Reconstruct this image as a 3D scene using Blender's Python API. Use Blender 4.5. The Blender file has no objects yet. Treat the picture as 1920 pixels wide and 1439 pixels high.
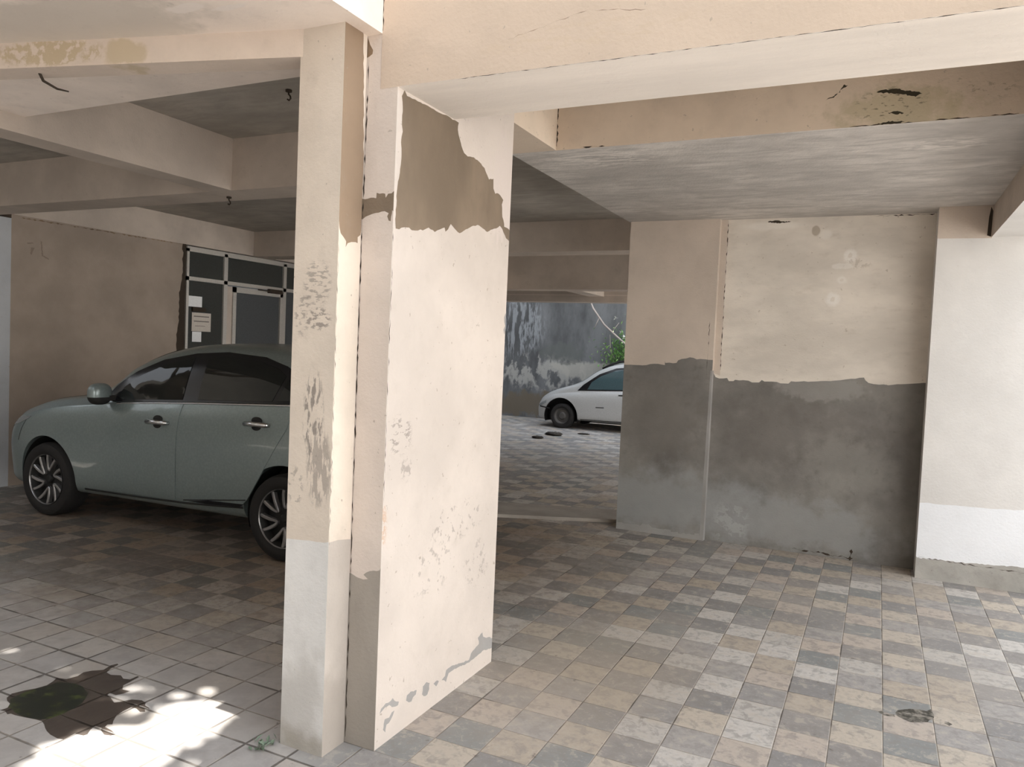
import bpy, bmesh, math, random
from mathutils import Vector, Matrix
from mathutils.geometry import delaunay_2d_cdt
random.seed(7)
C = bpy.context.scene.collection
SC = bpy.context.scene
PI = math.pi

# outlines of bare patches, stains and chips, and of sun patches the tree crown is cut to: (a, b) metres in the plane each lies on
D = {
'pil_top': [(2.4138,2.4926),(2.4328,2.4757),(2.506,2.4785),(2.609,2.4823),(2.7046,2.4859),(2.7986,2.4876),(2.8211,2.4867),(2.8161,2.4559),(2.8337,2.4238),(2.851,2.3986),(2.876,2.375),(2.9079,2.3678),(2.9632,2.3773),(3.0134,2.37),(3.0655,2.3547),(3.0938,2.3294),(3.1127,2.3136),(3.156,2.3269),(3.16,2.2833),(3.18,2.2629),(3.2161,2.2701),(3.2648,2.2507),(3.2519,2.2275),(3.263,2.1712),(3.2849,2.1414),(3.2861,2.129),(3.3651,2.1203),(3.3603,2.0682),(3.3103,2.0779),(3.2685,2.1136),(3.239,2.1256),(3.2036,2.1075),(3.1681,2.0977),(3.1164,2.0775),(3.0721,2.0865),(3.0206,2.094),(2.9801,2.0835),(2.9178,2.0581),(2.8653,2.0332),(2.8264,2.0437),(2.7879,2.0597),(2.7679,2.0344),(2.7472,2.0216),(2.7388,2.0371),(2.7043,2.0243),(2.664,2.0073),(2.6499,2.0122),(2.6159,2.0174),(2.5902,2.0063),(2.5206,1.9905),(2.4958,1.988),(2.4768,1.9951),(2.4467,1.9916),(2.4119,1.9781),(2.3885,1.9776),(2.3842,2.0456),(2.3903,2.1316),(2.4035,2.1998),(2.4094,2.2534),(2.403,2.2975),(2.4121,2.3391),(2.4046,2.3631),(2.4062,2.4285),(2.398,2.4649)],
'chip0': [(2.3964,0.1331),(2.407,0.1496),(2.4357,0.1587),(2.4719,0.1546),(2.4837,0.1606),(2.4969,0.1445),(2.5289,0.128),(2.5235,0.1158),(2.4922,0.1214),(2.4607,0.1415),(2.4308,0.1432),(2.4078,0.1353)],
'chip1': [(2.4242,0.0583),(2.4336,0.0964),(2.4638,0.0906),(2.4811,0.1046),(2.4995,0.1041),(2.4883,0.0874),(2.4709,0.0734),(2.4472,0.0694),(2.4406,0.0405)],
'chip2': [(2.5809,0.1106),(2.586,0.1306),(2.6118,0.1351),(2.6592,0.124),(2.6536,0.1075),(2.6337,0.1042),(2.6214,0.0906),(2.6014,0.095)],
'chip3': [(2.7026,0.088),(2.7073,0.1204),(2.7346,0.1289),(2.7612,0.115),(2.7588,0.0889),(2.7458,0.0709),(2.7175,0.0745)],
'chip4': [(2.7941,0.0985),(2.8231,0.1031),(2.8387,0.0933),(2.8176,0.0778)],
'chip5': [(2.8615,0.0885),(2.8913,0.0972),(2.8973,0.119),(2.9438,0.1221),(3.0088,0.111),(3.0595,0.097),(3.0761,0.0994),(3.1109,0.0913),(3.1261,0.1156),(3.1602,0.1251),(3.2038,0.1362),(3.1918,0.1702),(3.2181,0.179),(3.2361,0.1819),(3.2475,0.1564),(3.3451,0.1184),(3.3496,0.0695),(3.2444,0.0877),(3.2174,0.084),(3.1727,0.0823),(3.112,0.0782),(3.0606,0.0841),(2.9775,0.0977),(2.9222,0.0978),(2.9014,0.0654),(2.885,0.0796)],
'pil_band': [(-1.8041,2.0907),(-1.774,2.0874),(-1.7491,2.0919),(-1.724,2.0889),(-1.7226,2.1091),(-1.7089,2.1048),(-1.6955,2.106),(-1.6842,2.1036),(-1.6814,2.0888),(-1.6708,2.1029),(-1.6554,2.104),(-1.6337,2.1121),(-1.6209,2.1205),(-1.6079,2.1235),(-1.6041,2.0363),(-1.6307,2.0446),(-1.6393,2.0376),(-1.6505,2.0417),(-1.6554,2.0016),(-1.6644,2.0037),(-1.6717,2.0205),(-1.6655,2.0313),(-1.6837,2.0393),(-1.7104,2.0348),(-1.7419,2.0304),(-1.769,2.0221),(-1.7824,2.0132),(-1.8009,2.0139)],
'pil_low': [(-1.819,0.6649),(-1.7978,0.6649),(-1.7765,0.6616),(-1.751,0.6521),(-1.7218,0.6488),(-1.7014,0.6536),(-1.7226,0.6672),(-1.6945,0.6855),(-1.6621,0.6909),(-1.6344,0.7056),(-1.6066,0.7115),(-1.6148,-0.0407),(-1.8051,-0.0937)],
'thin_low': [(-2.0293,0.7916),(-1.9815,0.7972),(-1.9513,0.7983),(-1.9086,0.8012),(-1.8415,0.8044),(-1.7678,0.8121),(-1.765,-0.0717),(-2.0295,-0.1476)],
'thin_low_s': [(2.2161,0.8129),(2.2363,0.8093),(2.2876,0.8085),(2.3464,0.7996),(2.3738,0.7953),(2.4145,-0.167),(2.1786,-0.0493)],
'thin_up_s': [(2.2217,1.981),(2.2357,1.9833),(2.2464,1.942),(2.2642,1.9302),(2.2794,1.918),(2.2777,1.8959),(2.2885,1.912),(2.3357,1.9224),(2.3479,1.9204),(2.3467,1.9425),(2.3821,1.9704),(2.3362,2.7851),(2.1838,2.7221)],
'hole': [(-1.8119,2.6957),(-1.7898,2.6927),(-1.7801,2.6703),(-1.7612,2.6362),(-1.7628,2.6223),(-1.7863,2.6111),(-1.7997,2.6163),(-1.803,2.6415),(-1.8151,2.6678)],
'mid_low': [(-2.0851,1.4509),(-2.0323,1.4534),(-1.8837,1.4566),(-1.8204,1.4597),(-1.7504,1.4746),(-1.6567,1.4675),(-1.6587,1.5056),(-1.6538,1.4867),(-1.5581,1.4912),(-1.544,1.5146),(-1.4768,1.5327),(-1.4472,1.5438),(-1.4171,1.5406),(-1.3866,1.5292),(-1.3571,1.5343),(-1.2866,1.5299),(-1.2536,1.5299),(-1.2381,-0.1272),(-2.0309,-0.2517)],
'wall_low': [(-1.3186,1.4197),(-1.2815,1.4216),(-1.2516,1.4157),(-1.2353,1.3865),(-1.2053,1.3769),(-1.1399,1.3843),(-1.124,1.3591),(-1.0878,1.3612),(-1.074,1.3731),(-0.9665,1.3718),(-0.9373,1.3587),(-0.881,1.362),(-0.8611,1.3829),(-0.8395,1.3717),(-0.8117,1.3733),(-0.7424,1.3736),(-0.7143,1.3643),(-0.6528,1.3658),(-0.6335,1.3856),(-0.4726,1.3927),(-0.3416,1.4037),(-0.2264,1.4242),(-0.1005,1.4451),(-0.0899,1.4249),(-0.0668,1.4055),(0.0086,1.3961),(0.1007,1.4002),(0.2211,1.4154),(0.2746,1.4219),(0.3982,1.4291),(0.4675,-0.2268),(-1.2562,-0.2973)],
'white_low': [(0.2991,0.1594),(0.3168,0.1593),(0.3452,0.1494),(0.4203,0.1526),(0.4993,0.1566),(0.6068,0.1568),(0.7263,0.1648),(0.8435,0.1727),(0.9355,0.1821),(0.9906,0.1802),(1.5468,0.1928),(1.5632,-0.0667),(0.3012,-0.136)],
'white_prim': [(0.2407,0.5567),(0.3242,0.5554),(0.5476,0.5642),(0.7767,0.5669),(0.9657,0.584),(1.6413,0.6262),(1.6929,-0.1829),(0.2431,-0.0797)],
'mold0': [(-0.0881,2.8572),(-0.0578,2.8666),(0.0033,2.8643),(0.0645,2.8455),(0.1098,2.8325),(0.081,2.819),(0.0277,2.8352),(-0.0337,2.8473)],
'mold1': [(-0.0321,2.755),(0.0019,2.7594),(0.0366,2.7478),(0.0028,2.7434)],
'mold2': [(-0.0792,2.7045),(-0.0107,2.7154),(0.0428,2.7065),(-0.0096,2.6969)],
'mold3': [(-0.2475,2.8909),(-0.2326,2.9107),(-0.2163,2.9046),(-0.2357,2.8939),(-0.2774,2.851),(-0.3172,2.8377),(-0.2938,2.8544),(-0.2546,2.8744)],
'wallhole': [(-0.8977,2.6722),(-0.8292,2.6843),(-0.7738,2.6739),(-0.6922,2.6727),(-0.8004,2.6605)],
'wet': [(-3.1667,1.864),(-3.1251,1.8721),(-3.1214,1.8994),(-3.1485,1.9258),(-3.2108,1.9499),(-3.2311,1.9827),(-3.2153,2.0291),(-3.1957,2.0597),(-3.1851,2.1041),(-3.2,2.1438),(-3.2194,2.172),(-3.1715,2.1859),(-3.1594,2.2286),(-3.1735,2.2665),(-3.1586,2.2966),(-3.1231,2.3289),(-3.1388,2.3786),(-3.1296,2.4063),(-3.1143,2.3991),(-3.1068,2.3548),(-3.0871,2.3191),(-3.0486,2.3113),(-3.0079,2.3309),(-2.969,2.3137),(-2.9372,2.3229),(-2.9388,2.3626),(-2.9253,2.3605),(-2.9156,2.306),(-2.9112,2.2694),(-2.8792,2.2407),(-2.8388,2.2462),(-2.8421,2.2163),(-2.8549,2.1902),(-2.8989,2.1914),(-2.8842,2.1726),(-2.8523,2.1645),(-2.8012,2.1418),(-2.7825,2.1706),(-2.7665,2.1979),(-2.7252,2.2137),(-2.6917,2.2071),(-2.6759,2.1904),(-2.6342,2.1808),(-2.6483,2.1682),(-2.6272,2.1512),(-2.6442,2.1412),(-2.7093,2.1532),(-2.7067,2.1124),(-2.6986,2.0758),(-2.6678,2.0377),(-2.6471,2.0185),(-2.6635,2.0089),(-2.6542,1.9912),(-2.6098,1.9869),(-2.5685,1.9738),(-2.5762,1.9583),(-2.603,1.9499),(-2.6447,1.9664),(-2.6592,1.9806),(-2.6925,1.9763),(-2.6795,1.9459),(-2.6589,1.9208),(-2.6636,1.907),(-2.7043,1.9015),(-2.7011,1.8526),(-2.725,1.8457),(-2.7777,1.8511),(-2.8416,1.8732),(-2.9022,1.8992),(-2.9367,1.8947),(-2.997,1.8829),(-3.0348,1.8766),(-3.062,1.8767),(-3.0661,1.8661),(-3.1017,1.8777)],
'algae': [(-3.1847,1.9477),(-3.2002,2.0197),(-3.1857,2.0751),(-3.1743,2.1495),(-3.0994,2.1752),(-3.0401,2.1724),(-2.9651,2.1424),(-2.9137,2.0833),(-2.8954,2.0339),(-2.8888,1.9794),(-2.8942,1.9277),(-2.9204,1.9043),(-2.9888,1.8877),(-3.0646,1.8915),(-3.1256,1.9053)],
'pit': [(0.1547,3.793),(0.1661,3.8291),(0.1954,3.8563),(0.2391,3.8824),(0.282,3.8881),(0.3013,3.9193),(0.3094,3.8751),(0.3026,3.8138),(0.283,3.7697),(0.2406,3.74),(0.2126,3.7281),(0.1854,3.7445),(0.1647,3.7606)],
'pit2': [(0.0865,3.7671),(0.1046,3.7925),(0.1098,3.7567),(0.1508,3.7714),(0.154,3.7495),(0.1115,3.7385),(0.0937,3.752)],
'pit3': [(0.346,3.7977),(0.3644,3.8177),(0.3785,3.8031),(0.3652,3.7816)],
'sun_patch1': [(-2.3581,1.8182),(-2.4391,1.7965),(-2.4569,1.7488),(-2.4767,1.713),(-2.54,1.7009),(-2.5908,1.7406),(-2.6416,1.79),(-2.6786,1.8373),(-2.6589,1.8701),(-2.6083,1.8714),(-2.5633,1.8628),(-2.4937,1.8966),(-2.4858,1.9429),(-2.5122,1.9703),(-2.5767,1.9764),(-2.5882,1.9996),(-2.5181,2.0484),(-2.4691,2.0925),(-2.4448,2.1736),(-2.4966,2.2321),(-2.5729,2.258),(-2.4874,2.2923),(-2.3782,2.2756),(-2.3223,2.2563),(-2.3306,2.1905),(-2.3482,2.1022),(-2.3263,1.9738),(-2.3141,1.8512),(-2.2876,1.7882)],
'sun_patch2': [(-2.8979,2.1828),(-2.8556,2.2267),(-2.8252,2.2685),(-2.7749,2.2659),(-2.7152,2.2466),(-2.6917,2.2607),(-2.6636,2.2416),(-2.7014,2.219),(-2.7461,2.2101),(-2.7767,2.174),(-2.8179,2.1583)],
}

# ------------------------------------------------------------------ materials
class NT:
    def __init__(s, name, rough=.8, spec=.3):
        s.m = bpy.data.materials.new(name); s.m.use_nodes = True
        s.t = s.m.node_tree; s.n = s.t.nodes; s.b = s.n['Principled BSDF']
        s.b.inputs['Roughness'].default_value = rough
        s.b.inputs['Specular IOR Level'].default_value = spec
        s.pos = s.n.new('ShaderNodeNewGeometry').outputs['Position']
    def L(s, a, b):
        if isinstance(a, (int, float)): b.default_value = a
        elif isinstance(a, (tuple, list)):
            b.default_value = tuple(a) if (len(a) == 4 or b.type == 'VECTOR') else tuple(a) + (1,)
        else: s.t.links.new(a, b)
    def math(s, op, a, b=0., c=None, clamp=False):
        n = s.n.new('ShaderNodeMath'); n.operation = op; n.use_clamp = clamp
        s.L(a, n.inputs[0]); s.L(b, n.inputs[1])
        if c is not None: s.L(c, n.inputs[2])
        return n.outputs[0]
    def vmath(s, op, a, b=(0, 0, 0)):
        n = s.n.new('ShaderNodeVectorMath'); n.operation = op
        s.L(a, n.inputs[0]); s.L(b, n.inputs[1])
        return n.outputs['Value'] if op in ('LENGTH', 'DOT_PRODUCT') else n.outputs[0]
    def noise(s, scale, detail=4., rough=.55, vec=None, dist=0., stretch=None):
        n = s.n.new('ShaderNodeTexNoise'); v = vec or s.pos
        if stretch: v = s.vmath('MULTIPLY', v, stretch)
        s.L(v, n.inputs['Vector']); n.inputs['Scale'].default_value = scale
        n.inputs['Detail'].default_value = detail; n.inputs['Roughness'].default_value = rough
        n.inputs['Distortion'].default_value = dist
        return n.outputs['Fac']
    def ramp(s, f, a, b):                                   # smoothstep of f between a and b
        n = s.n.new('ShaderNodeMapRange'); n.interpolation_type = 'SMOOTHSTEP'
        s.L(f, n.inputs[0]); n.inputs[1].default_value = a; n.inputs[2].default_value = b
        return n.outputs[0]
    def mix(s, f, a, b, blend='MIX'):
        n = s.n.new('ShaderNodeMix'); n.data_type = 'RGBA'; n.blend_type = blend
        s.L(f, n.inputs['Factor']); s.L(a, n.inputs[6]); s.L(b, n.inputs[7])
        return n.outputs[2]
    def xyz(s, v=None):
        n = s.n.new('ShaderNodeSeparateXYZ'); s.L(v or s.pos, n.inputs[0]); return n.outputs
    def bump(s, h, strength=.3, dist=.01):
        n = s.n.new('ShaderNodeBump'); n.inputs['Strength'].default_value = strength
        n.inputs['Distance'].default_value = dist; s.L(h, n.inputs['Height'])
        s.L(n.outputs[0], s.b.inputs['Normal'])
    def stain(s, col, c, r, colour, amount=1., nscale=14., namp=.8, cut=None, stretch=None, soft=.15, ring=None):
        d = s.vmath('LENGTH', s.vmath('DIVIDE', s.vmath('SUBTRACT', s.pos, c), r))
        nz = s.noise(nscale, 5., .6, stretch=stretch)
        d = s.math('ADD', d, s.math('MULTIPLY', s.math('SUBTRACT', nz, .5), namp * 2))
        f = s.ramp(d, .9 + soft, .9 - soft)
        if ring: f = s.math('MULTIPLY', f, s.ramp(d, ring, ring + .15))
        if cut is not None: f = s.math('MULTIPLY', f, s.ramp(nz, cut, cut + .07))
        return s.mix(s.math('MULTIPLY', f, amount), col, colour)
    def done(s, col): s.L(col, s.b.inputs['Base Color']); return s.m

def flat(name, col, rough=.5, metal=0., spec=.5, coat=0.):
    k = NT(name, rough, spec); k.b.inputs['Metallic'].default_value = metal
    k.b.inputs['Coat Weight'].default_value = coat; k.b.inputs['Coat Roughness'].default_value = .04
    nz = k.noise(60., 3.)
    c = k.mix(k.ramp(nz, .35, .7), tuple(v * .93 for v in col), tuple(min(1, v * 1.04) for v in col))
    return k.done(c)

def plaster(name, col, dirt=(.33, .28, .23), var=.10, specks=.6, bump=.25, streak=None, stains=(), rough=.85, hatch=0.):
    k = NT(name, rough, .25)
    n1 = k.noise(1.7, 5., .6, stretch=streak); n2 = k.noise(9., 5., .65, stretch=streak); n3 = k.noise(70., 3., .6)
    lo = tuple(v * (1 - 2.2 * var) for v in col); hi = tuple(min(1, v * (1 + .5 * var)) for v in col)
    c = k.mix(k.ramp(n1, .3, .7), lo, hi)
    c = k.mix(k.math('MULTIPLY', k.ramp(n2, .52, .75), var * 2.2), c, dirt)
    sp = k.noise(38., 2., .5)
    c = k.mix(k.math('MULTIPLY', k.ramp(sp, .70, .76), specks), c, dirt)
    if hatch:
        h = k.noise(1.9, 6., .72, stretch=(1.6, 6., 5.), dist=.5)
        c = k.mix(k.math('MULTIPLY', k.ramp(h, .40, .66), hatch), c, tuple(v * .62 for v in col))
    for st in stains: c = k.stain(c, *st[0], **st[1])
    k.bump(k.math('ADD', n3, k.math('MULTIPLY', n2, 1.5)), bump, .006)
    return k.done(c)

CREAM = (.69, .60, .53)
def S(c, r, colour, **kw): return ((c, r, colour), kw)
SCUFF = (.22, .19, .17)
M = {}
M['cream'] = plaster('cream_paint', CREAM, var=.06)
M['pillar'] = plaster('cream_pillar_paint', (.60, .53, .475), var=.06, specks=.7, stains=[
    S((-1.645, 2.47, 1.20), (.05, .10, .10), SCUFF, amount=.65, nscale=30., cut=.52, stretch=(1, 1, 2)),
    S((-1.645, 2.52, 1.06), (.05, .05, .06), SCUFF, amount=.5, nscale=30., cut=.5),
    S((-1.645, 2.95, .78), (.05, .35, .12), SCUFF, amount=.5, nscale=28., cut=.56),
    S((-1.645, 2.75, .62), (.05, .22, .16), SCUFF, amount=.45, nscale=22., cut=.55),
    S((-1.645, 3.15, .55), (.05, .18, .16), SCUFF, amount=.4, nscale=32., cut=.57),
    S((-1.70, 2.37, .86), (.10, .05, .16), (.50, .30, .18), amount=.6, nscale=24., cut=.5),
    S((-1.645, 3.25, 2.30), (.05, .14, .25), (.62, .54, .50), amount=.6, nscale=12., stretch=(1, 3, .6))])
M['thin'] = plaster('cream_column_paint', (.71, .62, .525), var=.07, specks=.7, stains=[
    S((-1.875, 2.235, 1.76), (.075, .04, .10), SCUFF, amount=.55, nscale=26., namp=.5, cut=.5, stretch=(1, 1, 2.6)),
    S((-1.865, 2.235, 1.63), (.07, .04, .05), SCUFF, amount=.7, nscale=30., namp=.5, cut=.5, stretch=(1, 1, 2)),
    S((-1.94, 2.235, 1.66), (.05, .04, .12), SCUFF, amount=.55, nscale=26., cut=.52, stretch=(1, 1, 2)),
    S((-1.875, 2.235, 1.27), (.055, .04, .20), SCUFF, amount=.8, nscale=24., cut=.47, stretch=(2.2, 1, .6)),
    S((-1.84, 2.235, 1.08), (.065, .04, .16), SCUFF, amount=.55, nscale=24., cut=.43, stretch=(2.2, 1, .5)),
    S((-1.95, 2.235, 1.0), (.05, .04, .10), SCUFF, amount=.5, nscale=30., cut=.54)])
M['primer'] = plaster('white_cement_primer', (.76, .74, .71), dirt=(.40, .37, .34), var=.08, specks=.4, stains=[
    S((-1.90, 2.235, .16), (.12, .10, .22), (.40, .37, .33), amount=.45, nscale=9., namp=1., stretch=(1, 1, .7), soft=.4),
    S((-1.86, 2.25, -.01), (.25, .25, .10), (.30, .26, .20), amount=.6, nscale=9., soft=.4)])
M['primer_side'] = plaster('grey_pink_primer_shade', (.50, .445, .395), dirt=(.36, .32, .28), var=.10, specks=.4, streak=(1, 1, .6), stains=[  # darker copy of the primer, offsets the strong light on this side
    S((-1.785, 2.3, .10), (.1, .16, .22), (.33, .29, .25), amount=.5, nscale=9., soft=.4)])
M['old_buff'] = plaster('old_buff_paint', (.29, .21, .145), var=.08, specks=.3)
M['cement'] = plaster('bare_cement', (.255, .195, .140), dirt=(.16, .12, .085), var=.16, specks=.25, streak=(1, 1, .5))
M['cement_low'] = plaster('bare_cement_low', (.37, .33, .285), dirt=(.24, .21, .18), var=.10, specks=.3, streak=(1, 1, .5))
M['cement_wall'] = plaster('bare_cement_wall', (.235, .22, .20), dirt=(.12, .105, .09), var=.17, specks=.35, stains=[
    S((-1.6, 6.5, .30), (.9, .25, .30), (.34, .345, .345), amount=.6, nscale=5., namp=.9, soft=.4),
    S((-.6, 6.56, .22), (.75, .2, .24), (.33, .33, .325), amount=.6, nscale=6., namp=1., soft=.4),
    S((-1.05, 6.56, .16), (.18, .2, .24), (.44, .44, .43), amount=.5, nscale=12., cut=.50, soft=.3),
    S((-.55, 6.56, .95), (.7, .2, .30), (.15, .135, .12), amount=.5, nscale=7., namp=1.2, soft=.4),
    S((-1.7, 6.5, 1.), (.35, .25, .35), (.17, .155, .135), amount=.5, nscale=9., namp=1.2, soft=.4),
    S((-.2, 6.56, .75), (.35, .2, .25), (.29, .275, .25), amount=.4, nscale=9., namp=1.2, soft=.4),
    S((-.4, 6.56, 1.33), (.35, .2, .10), (.30, .285, .265), amount=.6, nscale=9.)])
M['grey_chip'] = plaster('grey_chip', (.34, .325, .31), var=.1, specks=.3)
M['dark'] = flat('dark_gap', (.055, .042, .032), .9, spec=.1)
M['brown_hole'] = plaster('brown_hollow', (.26, .18, .115), var=.2, specks=.5)
M['old_wall'] = plaster('aged_cream_wall', (.75, .68, .595), dirt=(.36, .29, .22), var=.09, specks=.5, streak=(.7, 1, 1.6), stains=[
    S((-.36, 6.56, 2.05), (.055, .1, .055), (.93, .90, .86), amount=.4, nscale=30., namp=.4, ring=.25, soft=.3),
    S((-.25, 6.56, 2.39), (.05, .1, .055), (.93, .90, .86), amount=.4, nscale=30., namp=.5, ring=.25, soft=.3),
    S((-.22, 6.56, 2.33), (.16, .1, .05), (.40, .33, .26), amount=.4, nscale=26., cut=.5),
    S((-.30, 6.56, 2.31), (.09, .1, .025), (.92, .89, .84), amount=.3, nscale=20., namp=.6),
    S((-.30, 6.56, 2.20), (.04, .1, .03), (.92, .89, .84), amount=.3, nscale=26., namp=.5, ring=.3, soft=.3),
    S((-.514, 6.56, 2.59), (.035, .1, .045), (.36, .29, .22), amount=.7, nscale=14., namp=.2),
    S((-.44, 6.56, 2.56), (.05, .1, .04), (.88, .84, .78), amount=.35, soft=.35, nscale=12., namp=.5),
    S((-.85, 6.56, 2.64), (.25, .1, .035), (.90, .86, .80), amount=.35, soft=.35, nscale=9., namp=.5)])
M['mid'] = plaster('cream_mid_column', (.60, .51, .43), dirt=(.36, .29, .22), var=.06, specks=.3)
M['white'] = plaster('off_white_paint', (.73, .705, .675), dirt=(.60, .55, .50), var=.05, specks=.2)
M['white_new'] = plaster('white_primer', (.83, .84, .86), dirt=(.70, .70, .70), var=.03, specks=.1)
M['plinth'] = plaster('plinth_cement', (.48, .46, .42), dirt=(.20, .19, .165), var=.14, specks=.6)
M['beam_main'] = plaster('main_beam_paint', (.63, .51, .405), var=.05, specks=.5, stains=[
    S((-.9, 2.37, 2.58), (.5, .1, .05), (.60, .48, .36), amount=.5, nscale=14., cut=.5, stretch=(1, 1, 4)),
    S((.17, 2.37, 2.66), (.16, .1, .02), (.34, .27, .20), amount=.8, nscale=26., cut=.5, stretch=(1, 1, 3)),
    S((-1.45, 2.37, 2.50), (.3, .3, .04), (.60, .49, .39), amount=.5, nscale=20., cut=.52)], streak=(.6, 1, 1))
M['beam_under'] = plaster('beam_underside_bounce', (.86, .79, .72), dirt=(.62, .52, .46), var=.05, specks=.2, streak=(.6, 3, 1))  # paler copy of the beam paint, floor bounce put into its colour
M['strip'] = plaster('threshold_concrete', (.34, .305, .27), dirt=(.22, .19, .16), var=.12, specks=.5)
M['void_face'] = plaster('inner_beam_paint', (.68, .565, .45), var=.07, specks=.5, stains=[
    S((0., 4.11, 2.77), (.30, .2, .11), (.42, .37, .23), amount=.55, nscale=16., namp=1.1, soft=.35),
    S((-.02, 4.11, 2.79), (.22, .2, .12), (.16, .14, .10), amount=.8, nscale=26., cut=.56, stretch=(1, 1, 2.5)),
    S((.30, 4.11, 2.83), (.28, .2, .10), (.30, .25, .18), amount=.6, nscale=30., cut=.58, stretch=(1, 1, 2))])
M['canopy'] = plaster('canopy_paint', (.94, .83, .74), var=.06, specks=.3, stains=[
    S((-2.9, 1.95, 2.69), (.7, .30, .1), (.58, .52, .45), amount=.7, nscale=4., namp=.7),
    S((-2.25, 1.95, 2.69), (.09, .03, .05), (.84, .76, .70), amount=.8, nscale=12.),
    S((-2.1, 2.0, 2.69), (.09, .02, .05), (.84, .76, .70), amount=.8, nscale=12.)])
M['skew'] = plaster('lintel_paint', (.74, .625, .53), var=.06, specks=.4, stains=[
    S((-3.05, 1.99, 2.645), (.28, .2, .055), (.46, .36, .21), amount=.7, nscale=16., namp=1.1, cut=.42),
    S((-2.71, 2.07, 2.635), (.10, .2, .06), (.52, .42, .27), amount=.7, nscale=11., namp=.6)])
M['soffit'] = plaster('grey_soffit', (.66, .615, .57), dirt=(.33, .29, .25), var=.13, specks=.15, hatch=.8, bump=.5, stains=[
    S((-1.55, 4.35, 2.7), (.45, .28, .1), (.86, .80, .74), amount=.6, nscale=7., namp=1., stretch=(1, 5, 1), cut=.49, soft=.4),
    S((.25, 4.55, 2.7), (.25, .15, .1), (.86, .80, .74), amount=.55, nscale=7., namp=.9, stretch=(1, 5, 1), cut=.48, soft=.4)])
M['inner'] = plaster('inner_cream', (.58, .50, .43), var=.08, specks=.3)
M['ceil'] = plaster('inner_ceiling', (.44, .40, .35), dirt=(.30, .26, .22), var=.10, specks=.15, hatch=.5)
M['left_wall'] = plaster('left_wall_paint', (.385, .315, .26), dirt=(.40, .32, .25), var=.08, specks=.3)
M['compound'] = plaster('weathered_wall', (.205, .210, .214), dirt=(.105, .105, .10), var=.22, specks=.2, streak=(1.2, 1, .45), stains=[
    S((-6.9, 15.85, 1.05), (1.6, .4, .50), (0.483, 0.473, 0.441), amount=.85, nscale=3.2, namp=1.2, stretch=(1, 1, .6), cut=.45),
    S((-5.6, 15.85, 1.15), (1.3, .4, .22), (0.525, 0.504, 0.452), amount=.8, nscale=3., namp=1.),
    S((-7.5, 15.85, 2.1), (.8, .4, .9), (0.441, 0.462, 0.483), amount=.7, nscale=4., namp=1.1, stretch=(2, 1, .4), cut=.46),
    S((-6.3, 15.85, .3), (2.6, .4, .36), (0.200, 0.163, 0.116), amount=.85, nscale=3.5, namp=.8),
    S((-6.4, 15.85, 1.5), (.6, .4, .28), (0.158, 0.168, 0.158), amount=.7, nscale=5., namp=.8)])

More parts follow.
